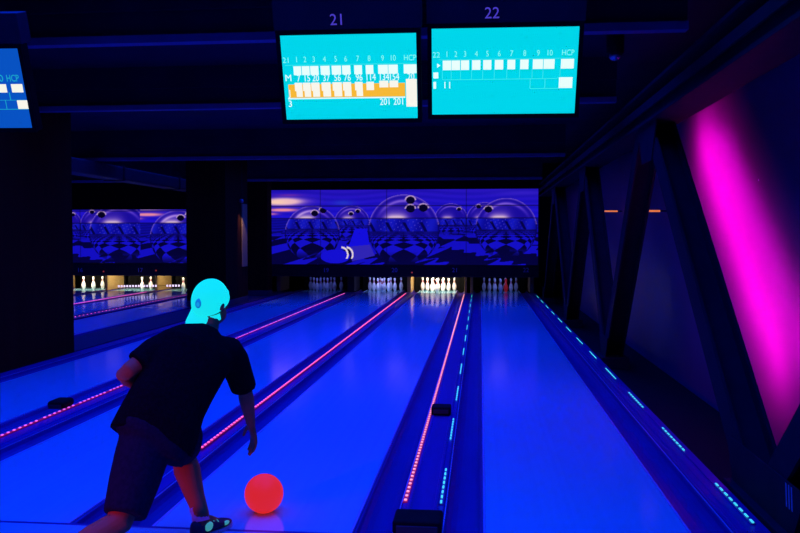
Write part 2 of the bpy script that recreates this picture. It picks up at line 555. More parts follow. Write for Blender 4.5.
# black boxes on the dividers
def lane_box(x, y, w, d, h, label):
    r = empty('sensor_box', (x, y, 0.008), label, 'box', 'black boxes on the lane dividers')
    child_at(MB().bbox(x - w / 2, x + w / 2, y - d / 2, y + d / 2, 0.0085, 0.0085 + h, 0.015, 3).build('case', M['black']), r)
    child_at(MB().bbox(x - w / 2 + 0.02, x + w / 2 - 0.02, y - d / 2 - 0.004, y - d / 2 + 0.01, 0.02, 0.008 + h * 0.7, 0.003, 1).build('front_panel', M['mask']), r)
    return r
lane_box(-0.322, 4.16, 0.255, 0.20, 0.075, 'large black box on the divider at the bottom edge')
lane_box(-0.335, 6.95, 0.17, 0.16, 0.07, 'small black box further up the divider with the coral line')
ob = empty('sensor_box', (-3.785, 6.87, 0.0085), 'low rounded black box beside the magenta dotted line', 'box', 'black boxes on the lane dividers')
child_at(MB().bbox(-3.865, -3.706, 6.76, 6.98, 0.0085, 0.080, 0.032, 4).build('case', M['black']), ob)
child_at(MB().bbox(-3.845, -3.726, 6.755, 6.78, 0.012, 0.05, 0.006, 2).build('front_panel', M['mask']), ob)

# ------------------------------------------------------------------ pins
PIN = [(0.0, 0.0), (0.0258, 0.0), (0.030, 0.006), (0.0395, 0.03), (0.0505, 0.06), (0.0575, 0.09), (0.0605, 0.115),
       (0.0575, 0.15), (0.049, 0.185), (0.037, 0.215), (0.0285, 0.237), (0.0238, 0.256), (0.0232, 0.27), (0.0245, 0.29),
       (0.0290, 0.315), (0.0322, 0.338), (0.0318, 0.352), (0.0275, 0.368), (0.018, 0.378), (0.0, 0.381)]

def pin_mesh(red=False):
    mb = MB()
    mb.mat(M['pin_red'] if red else M['pin'])
    mb.mat(M['pin_stripe'])
    mb.cur = 0
    prof = [(max(r, 0.0006), z) for r, z in PIN]
    mb.lathe(prof, 16)
    mb.bm.faces.ensure_lookup_table()
    for f in mb.bm.faces:
        z = f.calc_center_median().z
        if not red and (0.238 < z < 0.255 or 0.271 < z < 0.289):
            f.material_index = 1
    o = mb.build('bowling_pin')
    return o
pin0 = pin_mesh()
pinr = pin_mesh(True)
POS = {1: (0, 0), 2: (-1, 1), 3: (1, 1), 4: (-2, 2), 5: (0, 2), 6: (2, 2), 7: (-3, 3), 8: (-1, 3), 9: (1, 3), 10: (3, 3)}
SPOT = {1: 'front pin', 2: 'left of second row', 3: 'right of second row', 4: 'left end of third row', 5: 'middle of third row',
        6: 'right end of third row', 7: 'back left corner', 8: 'left of back row centre', 9: 'right of back row centre', 10: 'back right corner'}
LOOK = {22: 'dim blue bowling pin under the 22 sign', 21: 'brightly lit white bowling pin under the 21 sign', 20: 'pale blue bowling pin under the 20 sign',
        19: 'dark blue bowling pin under the 19 sign', 17: 'lone white bowling pin nearest the wide column',
        16: 'white bowling pin under the 17 sign', 15: 'white bowling pin at the far left end of the lanes'}
STAND = {22: range(1, 11), 21: range(1, 11), 20: range(1, 11), 19: range(1, 11), 17: (1, ), 16: (3, 6), 15: (2, 3, 6)}
used0 = usedr = False
for n, stand in STAND.items():
    a, b = LANES[n]
    xc = (a + b) / 2
    for k in stand:
        red = (n == 22 and k == 3)
        if red:
            o = pinr
        elif not used0:
            o = pin0; used0 = True
        else:
            o = dup(pin0)
        o.location = (xc + POS[k][0] * 0.1524, Y_PIN + POS[k][1] * 0.264, 0)
        o.rotation_euler = (0, 0, 0)
        o['label'] = ('dark red bowling pin among dim blue pins under the 22 sign' if red else LOOK[n] + ', ' + SPOT[k]) if n != 17 else LOOK[n]
        o['category'] = 'bowling pin'
        o['group'] = 'pins under the %s' % ('smaller mural' if n < 19 else 'big mural')

# kickback boards between the pin decks
KB = [(1.36, 1.46, 'brown board at the right end of the pin decks'),
      (-0.27, -0.21, 'tan upright board left of the dim blue pins, right one of a pair'),
      (-0.435, -0.375, 'tan upright board right of the bright white pins, left one of a pair'),
      (-2.03, -1.93, 'tan upright board left of the bright white pins'),
      (-3.72, -3.53, 'dark board between the pins of 19 and 20'),
      (-5.75, -5.65, 'pale tan board at the left end of the big mural'),
      (-6.17, -6.05, 'brown board beside the aisle behind the wide column'),
      (-7.79, -7.72, 'brown board behind the wide column, right of the far pins'),
      (-9.327, -9.273, 'golden brown board right of two white pins under the smaller mural'),
      (-10.827, -10.773, 'golden brown board between the two groups of far left pins'),
      (-12.45, -12.33, 'dark brown board at the far left end')]
for i, (x0, x1, lab) in enumerate(KB):
    r = empty('kickback_board', ((x0 + x1) / 2, Y_PIN - 0.2, 0), lab, 'board', 'boards between the pin decks')
    y0 = Y_PIN - 0.12
    child_at(MB().bbox(x0, x1, y0, Y_END, 0.004, 0.62, 0.008).build('board', M['mask'] if lab.startswith('dark board') else M['wood']), r)
    child_at(MB().bbox(x0 - 0.002, x1 + 0.002, y0 - 0.02, y0 - 0.001, 0.004, 0.56, 0.006).build('front_edge', M['mask'] if lab.startswith('dark board') else M['wood']), r)
# pit back curtains
for n, (a, b) in LANES.items():
    mb = MB()
    g0, g1 = GUT[n]
    N = 24
    prof = []
    for i in range(N + 1):
        x = g0 + 0.02 + (g1 - g0 - 0.04) * i / N
        prof.append((x, 0.012 * math.sin(i * 1.7)))
    va = [[mb.bm.verts.new((x, Y_END + 0.25 + dy + off, z)) for x, dy in prof] for z in (-0.12, 0.9) for off in (0,)]
    for i in range(N):
        mb.face([va[0][i], va[0][i + 1], va[1][i + 1], va[1][i]], True)
    vb = [[mb.bm.verts.new((x, Y_END + 0.258 + dy, z)) for x, dy in prof] for z in (-0.12, 0.9)]
    for i in range(N):
        mb.face([vb[0][i + 1], vb[0][i], vb[1][i], vb[1][i + 1]], True)
    tag(mb.build('pit_curtain', M['black']), 'black curtain hanging behind the pins of lane %d' % n, 'curtain', 'curtains behind the pins')

# ------------------------------------------------------------------ murals
def paint(U, V):
    """picture of glass bowling balls on a chequered floor; U, V in tile units 268..537 by 190..265"""
    H = U.shape
    img = np.zeros(H + (3,))
    t = np.clip((V - 190) / 30, 0, 1)[..., None]
    img[:] = (1 - t) * np.array([52, 34, 182]) + t * np.array([38, 30, 205])
    streak = np.sin(V * 1.1 + np.sin(U * 0.05) * 2) * 0.5 + 0.5
    img += (streak * 14)[..., None] * np.array([1.0, .6, 1.0])
    # sunset clouds at the left
    def cloud(cx, cy, sx, sy, col, k):
        d = ((U - cx) / sx) ** 2 + ((V - cy) / sy) ** 2
        w = np.clip(np.exp(-d * 1.3) * k, 0, 1)[..., None]
        img[:] = img * (1 - w) + np.array(col) * w
    cloud(286, 201.5, 24, 4.6, (240, 190, 205), 1.3)
    cloud(276, 202, 16, 3.2, (255, 214, 190), 1.0)
    cloud(283, 210, 20, 2.0, (240, 150, 170), 1.2)
    cloud(272, 214, 9, 1.6, (205, 120, 180), 1.0)
    cloud(290, 195, 16, 1.4, (160, 70, 170), .7)
    cloud(345, 203, 12, 3, (60, 110, 205), .8)
    cloud(520, 194, 30, 3, (90, 70, 205), .6)
    # floor
    hor = 219.0
    fl = V > hor
    zz = 30.0 / np.maximum(V - hor + 5, 0.4)
    cx = (U - 402) / 62.0 * zz
    wob = 0.12 * np.sin(U * 0.31 + V * 0.9)
    chk = ((np.floor(cx * 1.5 + zz * 2.2 + wob) + np.floor(cx * 1.5 - zz * 2.2 + wob)) % 2) == 0
    fade = np.clip((V - hor - 8) / 12, 0, 1)[..., None]
    fc = np.where(chk[..., None], np.array([34, 30, 200.0]), np.array([8, 4, 62.0]))
    sea = np.array([22, 20, 150]) + (np.sin(V * 2.3 + np.sin(U * .2)) * 10)[..., None] * np.array([.4, .4, 1.6])
    fc = fc * fade + sea * (1 - fade)
    img = np.where(fl[..., None], fc, img)
    # balls: x, y, r, hole offset
    balls = [(354, 224, 18, [(-.05, -.55), (.33, -.69)]), (453, 220.5, 16.5, [(.48, -.64)]), (486, 221, 18, [(-.33, -.76)]),
             (313.6, 234, 28, [(.09, -.73), (.40, -.84)]), (406, 230.5, 35.5, [(.19, -.60), (.55, -.62), (.19, -.84)]), (507, 229, 30, [(-.58, -.63)])]
    for bx, by, br, holes in balls:
        p = (U - bx) / br
        q = (V - by) / br
        rr = np.sqrt(p * p + q * q)
        ins = rr < 1
        qs = (hor - by) / br          # level of the far horizon inside the ball
        col = np.zeros(H + (3,))
        up = q < qs
        # upper part: violet glass brightening towards the horizon
        g = np.clip((q - (-1)) / (qs + 1 + 1e-6), 0, 1)
        glow = np.exp(-np.abs((p + 0.22) / 0.36) ** 3) * np.exp(-np.maximum(qs - q, 0) / 0.16)
        glow = np.clip(glow * 1.3, 0, 1)
        colU = np.array([44, 26, 164]) * (1 - glow[..., None]) + np.array([236, 204, 226]) * glow[..., None]
        arc = np.exp(-((rr - 0.82) / 0.05) ** 2) * np.clip(-q - 0.25, 0, 1)
        colU = colU + arc[..., None] * np.array([170, 150, 90])
        # middle band: blue window reflections
        wv = np.sin(p * 11 + 3 * q) * 0.5 + 0.5
        col2 = np.array([20, 22, 158]) + wv[..., None] * np.array([14, 26, 36])
        spark = (np.sin(p * 41 + q * 13) * np.sin(q * 37 - p * 9)) > 0.9
        col2 = np.where((spark & (np.abs(p) < 0.7))[..., None], np.array([110, 110, 220]), col2)
        col2 = np.where(((np.sin(p * 13 - q * 7) > .82) & (q > qs + .1))[..., None], np.array([10, 6, 80]), col2)
        # lower part: bulged diamonds
        h2 = qs + 0.36
        zz2 = 0.75 / np.maximum(q - h2 + 0.10, 0.03)
        bul = 1.0 / np.sqrt(np.maximum(1.15 - rr ** 2, 0.08))
        cc = ((np.floor(p * bul * zz2 * 1.0 + zz2 * 1.6) + np.floor(p * bul * zz2 * 1.0 - zz2 * 1.6)) % 2) == 0
        col3 = np.where(cc[..., None], np.array([36, 34, 205.0]), np.array([7, 3, 52.0]))
        mixf = np.clip((q - h2) / 0.2, 0, 1)[..., None]
        col3 = col3 * mixf + (np.array([16, 12, 96]) + 30 * wv[..., None] * np.array([.3, .3, 1])) * (1 - mixf)
        band = (q >= qs) & (q < h2)
        edge = np.clip((0.95 - q) / 0.35, 0, 1)[..., None]
        col3 = col3 * edge + img * (1 - edge)
        col = np.where(up[..., None], colU, np.where(band[..., None], col2, col3))
        # rim
        rim = np.clip((rr - 0.94) / 0.06, 0, 1) * np.clip((0.75 - q) / 0.3, 0, 1)
        rimc = np.where((q < -0.15)[..., None], np.array([168, 140, 214]), np.array([10, 6, 80]))
        col = col * (1 - rim[..., None] * 0.85) + rimc * (rim[..., None] * 0.85)
        for hx, hy in holes:
            d = ((p - hx) / 0.125) ** 2 + ((q - hy) / 0.105) ** 2
            col = np.where((d < 1)[..., None], np.array([8, 4, 26]), col)
            ed = (d >= 1) & (d < 1.7) & (q < hy)
            col = np.where(ed[..., None], np.array([190, 160, 205]), col)
        vis = ins & (V < by + br * 0.9)
        img = np.where(vis[..., None], col, img)
    # fallen pin with two pale stripes
    def quad(pts):
        ok = np.ones(H, bool)
        for (x0, y0), (x1, y1) in zip(pts, pts[1:] + pts[:1]):
            ok &= ((x1 - x0) * (V - y0) - (y1 - y0) * (U - x0)) >= 0
        return ok
    img = np.where(quad([(357, 229), (369, 229), (372, 246), (350, 248)])[..., None], np.array([34, 30, 226]), img)
    img = np.where(quad([(352, 247), (372, 245), (377, 256), (354, 262)])[..., None], np.array([78, 74, 188]), img)
    img = np.where((((U - 337) / 15) ** 2 + ((V - 257) / 7) ** 2 < 1)[..., None], np.array([36, 34, 216]), img)
    for sx in (343.5, 348.5):
        d = ((U - sx) / 7) ** 2 + ((V - 255) / 8) ** 2
        img = np.where(((d < 1) & (d > 0.6) & (U > sx) & (V < 259))[..., None], np.array([235, 220, 225]), img)
    # panel seams
    for vs in (206.2, 218.6):
        w = np.exp(-((V - vs) / 0.5) ** 2)[..., None] * 0.55
        img = img * (1 - w)
    for us in (322, 389, 468):
        w = np.exp(-((U - us) / 0.4) ** 2)[..., None] * 0.4
        img = img * (1 - w)
    # printed in saturated violet and blue inks
    b = img[..., 2:3] / 255
    pale = np.clip((img[..., 0:1] - 90) / 110, 0, 1)
    img = img * np.array([0.74, 0.62, 1.0]) * (1 - pale) + img * pale
    img = 255 * (np.clip(img, 0, 255) / 255) ** 1.12
    return np.clip(img, 0, 255)

def mural(name, px0, px1, z0, z1, shift, vshift, label, nx, ny):
    x0 = atY(px0, 237, Y_MASK).x
    x1 = atY(px1, 237, Y_MASK).x
    r = empty(name, ((x0 + x1) / 2, Y_MASK, z0), label, 'mural', 'murals above the pins')
    uu = np.linspace(px0, px1, nx)
    vv = np.linspace(0, 1, ny)
    vtop, vbot = 190.0, 265.0
    if vshift:
        vtop = 190.0 + vshift
        vbot = 259.0
    U, V = np.meshgrid(uu, vtop + (vbot - vtop) * vv)
    if shift:                      # the picture repeats: the end of one sheet, then the start of the next
        U = np.where(U < 141, U + 387, U + 135)
    img = paint(U, V) / 255.0
    img = np.where(img <= 0.04045, img / 12.92, ((img + 0.055) / 1.055) ** 2.4)
    xs = np.linspace(x0, x1, nx)
    zs = z1 + (z0 - z1) * vv
    X, Z = np.meshgrid(xs, zs)
    co = np.stack([X, np.full_like(X, Y_MASK - 0.012), Z], -1).reshape(-1, 3)
    idx = np.arange(nx * ny).reshape(ny, nx)
    fa = np.stack([idx[1:, :-1], idx[1:, 1:], idx[:-1, 1:], idx[:-1, :-1]], -1).reshape(-1, 4)
    me = bpy.data.meshes.new('printed_panel')
    me.from_pydata(co.tolist(), [], fa.tolist())
    ca = me.color_attributes.new('print', 'FLOAT_COLOR', 'POINT')
    rgba = np.concatenate([img.reshape(-1, 3), np.ones((nx * ny, 1))], 1).astype(np.float32)
    ca.data.foreach_set('color', rgba.ravel())
    me.materials.append(M['print'])
    o = bpy.data.objects.new('printed_panel', me)
    COL.objects.link(o)
    child_at(o, r)
    child_at(MB().box(x0 - 0.03, x1 + 0.03, Y_MASK - 0.011, Y_MASK + 0.03, z0 - 0.02, z1 + 0.02).build('backing_board', M['mask']), r)
    return x0, x1
mx0, mx1 = mural('mural', 269, 538, 0.785, 2.86, 0, 0, 'long mural of glass bowling balls on a chequered floor, with pink cloud at left', 560, 160)
lx0, lx1 = mural('mural', 50, 190, 0.81, 2.33, 1, 15, 'smaller mural of the same glass balls left of the wide column', 300, 120)

def mask_unit(x0, x1, z0, z1, numbers, lights, label):
    r = empty('masking_unit', ((x0 + x1) / 2, Y_MASK, z0), label, 'lane mask', 'lane masks above the pins')
    child_at(MB().bbox(x0, x1, Y_MASK - 0.03, Y_MASK + 0.06, z0, z1, 0.008).build('board', M['mask']), r)
    child_at(MB().box(x0, x1, Y_MASK - 0.045, Y_MASK - 0.031, z0 - 0.005, z0 + 0.012).build('lower_trim', M['beam']), r)
    for t, px in numbers:
        p = atY(px, 270.3, Y_MASK - 0.035)
        o = text_mesh('lane_number', t, M['number'], None, p, 0.17, sx=1.0)
        child_at(o, r)
    for px, py in lights:
        p = atY(px, py, Y_MASK - 0.035)
        child_at(MB().ball(p, 0.022, 8).build('indicator_light', M['indicator']), r)
mask_unit(mx0 - 0.03, mx1 + 0.03, 0.455, 0.76, [('19', 326), ('20', 394.5), ('21', 455), ('22', 526)], [(412, 272.5)],
          'dark strip with lane numbers 19 to 22 under the long mural')
mask_unit(lx0, lx1, 0.45, 0.785, [('16', 80), ('17', 140)], [(103.5, 271.5), (156, 270.5)],
          'dark strip with two lane numbers under the smaller mural')
# header boards above the murals
structure(MB().box(mx0 - 0.03, X_WALL, Y_MASK + 0.0, Y_MASK + 0.05, 2.885, Z_CEIL).build('wall_header_right', M['black']))
structure(MB().box(-14.2, lx1 + 0.03, Y_MASK + 0.0, Y_MASK + 0.05, 2.36, Z_CEIL).build('wall_header_left', M['black']))
structure(MB().box(lx1 + 0.033, mx0 - 0.033, Y_MASK - 0.02, Y_MASK + 0.05, 0.003, Z_CEIL).build('wall_between_murals', M['partition']))
structure(MB().box(mx1 + 0.035, X_WALL, Y_MASK - 0.0, Y_MASK + 0.05, 0.62, 2.88).build('wall_end_right', M['black']))
# row of small white bulbs near the far left pins
sb = empty('string_lights', (-9.2, 21.9, 0.1), 'row of tiny white square lights along the far left pin decks', 'string lights')
s0 = atY(119, 286.2, 21.75); s1 = atY(179, 285.6, 21.75)
child_at(MB().tube([s0, s1], [0.006, 0.006], 6).build('cord', M['black']), sb)
for i in range(22):
    t = i / 21
    if 0.62 < t < 0.78: continue
    p = s0.lerp(s1, t)
    child_at(MB().box(p.x - 0.022, p.x + 0.022, p.y - 0.02, p.y - 0.008, p.z - 0.028, p.z + 0.028).build('bulb', M['led_white']), sb)
for sx, nm in ((s0, 0), (s1, 1)):
    child_at(MB().tube([(sx.x, sx.y, 0.0), sx], [0.008, 0.008], 6).build('stand', M['black']), sb)

# ------------------------------------------------------------------ ceiling beams and other overhead gear
def beam(y, zb, h, x0, x1, label, w=0.10):
    r = empty('ceiling_beam', ((x0 + x1) / 2, y, Z_CEIL), label, 'beam', 'ceiling beams')
    t = 0.06
    child_at(MB().box(x0, x1, y - w / 2, y + w / 2, zb, zb + t).build('lower_flange', M['beam_lit']), r)
    child_at(MB().box(x0, x1, y - 0.008, y + 0.008, zb + t + 0.0005, zb + h).build('web', M['ceiling']), r)
    child_at(MB().box(x0, x1, y - w / 2, y + w / 2, zb + h + 0.0005, Z_CEIL).build('upper_flange', M['ceiling']), r)
    return r
XB0 = -5.40
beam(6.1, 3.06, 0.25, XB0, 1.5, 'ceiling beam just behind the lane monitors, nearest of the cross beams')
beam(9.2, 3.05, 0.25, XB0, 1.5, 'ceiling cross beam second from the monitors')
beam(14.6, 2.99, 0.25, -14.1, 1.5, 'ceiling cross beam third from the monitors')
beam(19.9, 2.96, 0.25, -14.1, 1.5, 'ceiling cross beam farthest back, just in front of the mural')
# duct running towards the far lanes
dk = empty('ceiling_duct', (-7.35, 15, 2.9), 'long duct slanting away under the ceiling above the far left lanes', 'duct')
child_at(MB().bbox(-7.55, -7.15, 11.0, 19.7, 2.70, 2.96, 0.03, 2).build('duct_body', M['duct']), dk)
for y in (12.5, 15.5, 18.5):
    child_at(MB().bbox(-7.57, -7.13, y, y + 0.06, 2.68, 2.98, 0.004, 1).build('flange', M['steel']), dk)
    child_at(MB().tube([(-7.35, y + 0.03, 2.97), (-7.35, y + 0.03, Z_CEIL)], [0.008, 0.008], 6).build('hanger', M['steel']), dk)
# small dome on the ceiling at the right
dc = atD(615, 57, 6.3)
dm = empty('ceiling_dome', dc, 'small dark dome fixture overhead, right of the 22 monitor', 'ceiling fixture')
child_at(MB().lathe([(0.001, Z_CEIL), (0.07, Z_CEIL), (0.07, dc.z + 0.03), (0.055, dc.z + 0.02), (0.001, dc.z + 0.02)], 20, Matrix.Translation((dc.x, dc.y, 0))).build('mount', M['black']), dm)
child_at(MB().lathe([(0.052, dc.z + 0.019), (0.046, dc.z - 0.005), (0.03, dc.z - 0.022), (0.001, dc.z - 0.03)], 20, Matrix.Translation((dc.x, dc.y, 0))).build('dome', M['lens']), dm)
# small spotlight at the top of the narrow column
sp = atD(241.5, 201, 18.25)
so = empty('spotlight', sp, 'tiny pale spotlight at the top of the wide column', 'spotlight')
child_at(MB().lathe([(0.001, -0.06), (0.035, -0.06), (0.05, 0.02), (0.001, 0.02)], 14, Matrix.Translation(sp) @ Matrix.Rotation(PI / 2.4, 4, 'X')).build('housing', M['lens']), so)
child_at(MB().tube([(sp.x - 0.0, sp.y + 0.02, sp.z), (sp.x, sp.y + 0.02, Z_CEIL)], [0.008, 0.008], 6).build('stem', M['steel']), so)

# ------------------------------------------------------------------ lane monitors
def screen_cells(parent, rects, mat, name, W, H, dy):
    for u0, u1, v0, v1 in rects:
        o = MB().box((u0 - .5) * W, (u1 - .5) * W, -dy - 0.0015, -dy, (.5 - v1) * H, (.5 - v0) * H).build(name, mat)
        o.parent = parent

def monitor(c, W, H, tilt, yaw, label, number, num_px, screen_mat):
    r = empty('lane_monitor', c, label, 'monitor', 'score monitors hung over the lanes')
    r.rotation_euler = (tilt, 0, yaw)
    b = 0.028
    mb = MB()
    mb.bbox(-W / 2 - b, W / 2 + b, 0.006, 0.09, -H / 2 - b, H / 2 + b, 0.008, 2)
    o = mb.build('housing', M['black']); o.parent = r
    mb = MB()
    for x0, x1, z0, z1 in ((-W / 2 - b, -W / 2 - 0.0005, -H / 2 - b, H / 2 + b), (W / 2 + 0.0005, W / 2 + b, -H / 2 - b, H / 2 + b),
                           (-W / 2, W / 2, H / 2 + 0.0005, H / 2 + b), (-W / 2, W / 2, -H / 2 - b, -H / 2 - 0.0005)):
        mb.box(x0, x1, -0.012, 0.0055, z0, z1)
    o = mb.build('bezel', M['black']); o.parent = r
    s = MB().box(-W / 2, W / 2, -0.002, 0.0055, -H / 2, H / 2).build('screen', screen_mat); s.parent = r
    hb = MB().bbox(-W / 2 - 0.035, W / 2 + 0.035, -0.01, 0.14, H / 2 + b + 0.001, H / 2 + 0.23, 0.006, 2).build('header_board', M['mask']); hb.parent = r
    for sx in (-1, 1):
        up = Matrix.Rotation(-tilt, 3, 'X') @ Vector((0, 0, 1))
        p0 = Vector((sx * W * 0.3, 0.07, H / 2 + 0.232))
        top = (Z_CEIL - (c[2] + p0.z * math.cos(tilt) + p0.y * math.sin(tilt)))
        h = MB().tube([p0, p0 + up * top], [0.012, 0.012], 8).build('hanging_rod', M['steel']); h.parent = r
    if number:
        t = text_mesh('lane_number', number, M['monitor_number'], r, (num_px, -0.013, H / 2 + 0.088), 0.098, sx=1.0)
    return r, s

TILT = math.radians(20)
def mon_from_px(xl, xr, yt, yb, D):
    c = atD((xl + xr) / 2, (yt + yb) / 2, D)
    W = (xr - xl) * D / F_PX
    H = (yb - yt) * D / F_PX
    return c, W, H * 1.01

def st(parent, body, u, v, size, mat, W, H, name='score_text', sx=1.0):
    return text_mesh(name, body, mat, parent, ((u - .5) * W, -0.0045, (.5 - v) * H), size, extrude=0.0006, sx=sx)

DM = 5.2
# 21
c, W, H = mon_from_px(282.5, 417, 36, 118.5, DM)
r21, s21 = monitor(c, W, H, TILT, 0.02, 'hanging monitor numbered 21 with white and orange score rows', '21', -0.06, M['screen'])
def n1(x): return (x - 45) / 708
cols = [(103, 143), (147, 188), (192, 236), (247, 295), (306, 355), (361, 405), (425, 466), (486, 526), (551, 602), (605, 654), (685, 752)]
cells = [(n1(a), n1(b), .36, .465) for a, b in cols]
screen_cells(s21, [(n1(68), n1(690), .575, .735)], M['orange'], 'score_band', W, H, 0.0022)
screen_cells(s21, cells, M['cell'], 'score_cell', W, H, 0.0022)
low = [(n1(a), n1(b), .555, .655) for a, b in cols[:8]] + [(n1(a) + .005, n1(b), .545, .625) for a, b in cols[8:10]] + [(n1(695), n1(752), .53, .86)]
low += [(n1(a) + 0.01, n1(b), .655, .725) for a, b in cols[:7]]
screen_cells(s21, low, M['cell_pink'], 'score_cell', W, H, 0.0038)
screen_cells(s21, [(n1(62), n1(690), .738, .752)], M['cell'], 'score_line', W, H, 0.0038)
screen_cells(s21, [(n1(58), n1(752), .345, .350)], M['sline'], 'score_line', W, H, 0.0022)
for i, t in enumerate('1 2 3 4 5 6 7 8 9 10 HCP'.split()):
    a, b = cols[i]
    st(s21, t, n1((a + b) / 2), .285, 0.052, M['stext'], W, H, sx=.8)
st(s21, '21', n1(68), .29, 0.05, M['stext'], W, H)
for i, t in enumerate('7 15 20 37 56 76 96 114 134 154 20'.split()):
    a, b = cols[i]
    st(s21, t, n1((a + b) / 2) + .005, .505, 0.062, M['cell'], W, H, sx=.75)
st(s21, 'M', n1(72), .5, 0.06, M['cell'], W, H)
st(s21, 'J', n1(74), .68, 0.06, M['cell'], W, H)
st(s21, '201', n1(583), .80, 0.062, M['cell'], W, H, sx=.8)
st(s21, '201', n1(655), .80, 0.062, M['cell'], W, H, sx=.8)
st(s21, '3', n1(72), .81, 0.06, M['cell'], W, H)
for i in range(7):
    a, b = cols[i]
    st(s21, '- 9' if i % 2 else '7 /', n1((a + b) / 2), .692, 0.04, M['sdark'], W, H, sx=.7)
# 22
c, W, H = mon_from_px(432, 576, 29.5, 113.5, DM)
r22, s22 = monitor(c, W, H, TILT, 0.035, 'hanging monitor numbered 22 with a single row of white score cells', '22', -0.085, M['screen'])
def n2(x): return (x - 32) / 636
cols2 = [(80, 117), (119, 156), (160, 196), (209, 246), (258, 294), (309, 346), (364, 398), (420, 456), (475, 519), (522, 569), (597, 653)]
screen_cells(s22, [(n2(a), n2(b), .365, .475) for a, b in cols2] + [(n2(592), n2(651), .575, .70), (n2(38), n2(60), .50, .57), (n2(38), n2(50), .61, .69)], M['cell'], 'score_cell', W, H, 0.0022)
ln_ = [(n2(62), n2(650), .353, .358), (n2(80), n2(592), .585, .59), (n2(465), n2(592), .70, .705)]
ln_ += [(n2(a) - .004, n2(a) - .001, .475, .585) for a, b in cols2] + [(n2(465), n2(465) + .004, .585, .705), (n2(530), n2(530) + .004, .585, .705)]
screen_cells(s22, ln_, M['sline'], 'score_line', W, H, 0.0022)
for i, t in enumerate('1 2 3 4 5 6 7 8 9 10 HCP'.split()):
    a, b = cols2[i]
    st(s22, t, n2((a + b) / 2), .295, 0.052, M['stext'], W, H, sx=.8)
st(s22, '22', n2(52), .30, 0.05, M['stext'], W, H)
st(s22, '11', n2(100), .655, 0.062, M['cell'], W, H)
mb = MB()
u, v = n2(62), .42
vs = [mb.bm.verts.new(((u - .5) * W + dx, -0.0045, (.5 - v) * H + dz)) for dx, dz in ((-.01, -.014), (.012, 0), (-.01, .014))]
mb.face(vs)
o = mb.build('score_marker', M['cell']); o.parent = s22
# the one at the left edge of the view
DL = 5.55
c, W, H = mon_from_px(-112, 27, 50.5, 128, DL)
r20, s20 = monitor(c, W, H, TILT, 0.06, 'darker blue hanging monitor cut by the left edge of view', '20', 0.0, M['screen_blue'])
cw = W / 139.0
def n3(px): return (px + 112) / 139.0
screen_cells(s20, [(n3(-12), n3(8), .44, .545), (n3(13), n3(24.5), .44, .545), (n3(16), n3(27), .645, .755)] + [(n3(-40), n3(-20), .44, .545), (n3(-68), n3(-48), .44, .545), (n3(-96), n3(-76), .44, .545)], M['cell_pink'], 'score_cell', W, H, 0.0022)
screen_cells(s20, [(n3(-100), n3(27), .755, .762), (n3(9.5), n3(10.2), .545, .645), (n3(4), n3(4.6), .645, .755), (n3(-100), n3(25), .64, .645)], M['stext_blue'], 'score_line', W, H, 0.0022)
st(s20, '10', n3(2), .37, 0.066, M['stext_blue'], W, H)
st(s20, 'HCP', n3(16), .37, 0.066, M['stext_blue'], W, H, sx=.7)
for i, t in enumerate('7 8 9'.split()):
    st(s20, t, n3(-86 + 28 * i), .37, 0.066, M['stext_blue'], W, H)

# ------------------------------------------------------------------ steel truss along the right wall
TX0, TX1 = 1.60, 1.82
ZC0, ZC1 = 2.63, 2.97
tr = empty('steel_truss', (1.71, 10, 0), 'black steel truss with slanting braces along the right wall', 'truss')
def ibeam(y0, y1):
    mb = MB()
    mb.box(TX0 - 0.05, TX1 + 0.05, y0, y1, ZC0, ZC0 + 0.03)
    mb.box(TX0 - 0.05, TX1 + 0.05, y0, y1, ZC1 - 0.03, ZC1)
    mb.box(1.70, 1.72, y0, y1, ZC0 + 0.03, ZC1 - 0.03)
    mb.box(TX0 - 0.05, TX0 - 0.03, y0, y1, ZC0 + 0.12, ZC0 + 0.20)
    return mb
child_at(ibeam(-0.5, 21.8).build('top_chord', M['steel']), tr)
NODES = [(2.1, 1), (4.98, 0), (7.95, 1), (10.55, 0), (12.9, 1), (15.2, 0), (17.9, 1), (20.5, 0)]
def hmember(a, b, w=0.19):
    # a, b: (y, z); H section: two flanges facing the lane and the wall, web between
    d = Vector((0, b[0] - a[0], b[1] - a[1])).normalized()
    nrm = Vector((0, -d.z, d.y))
    mb = MB()
    A = Vector((0, a[0], a[1])); B = Vector((0, b[0], b[1]))
    def slab(x0, x1, h):
        rings = []
        for P in (A, B):
            rings.append([P + Vector((x, 0, 0)) + nrm * s for x, s in ((x0, -h), (x1, -h), (x1, h), (x0, h))])
        mb.loft(rings, False)
    slab(TX0, TX0 + 0.022, w / 2)
    slab(TX1 - 0.022, TX1, w / 2)
    slab(TX0 + 0.022, TX1 - 0.022, 0.011)
    return mb
BRACES = [(2.1, 1, 4.72, 0), (4.98, 0, 7.95, 1), (8.4, 1, 10.55, 0), (10.6, 0, 12.8, 1), (13.0, 1, 15.2, 0), (15.2, 0, 17.8, 1), (18.0, 1, 20.5, 0)]
for ya, ta, yb, tb in BRACES:
    za = ZC0 if ta else 0.03
    zb = ZC0 if tb else 0.03
    w = 0.20
    child_at(hmember((ya, za), (yb, zb), w).build('brace', M['steel']), tr)
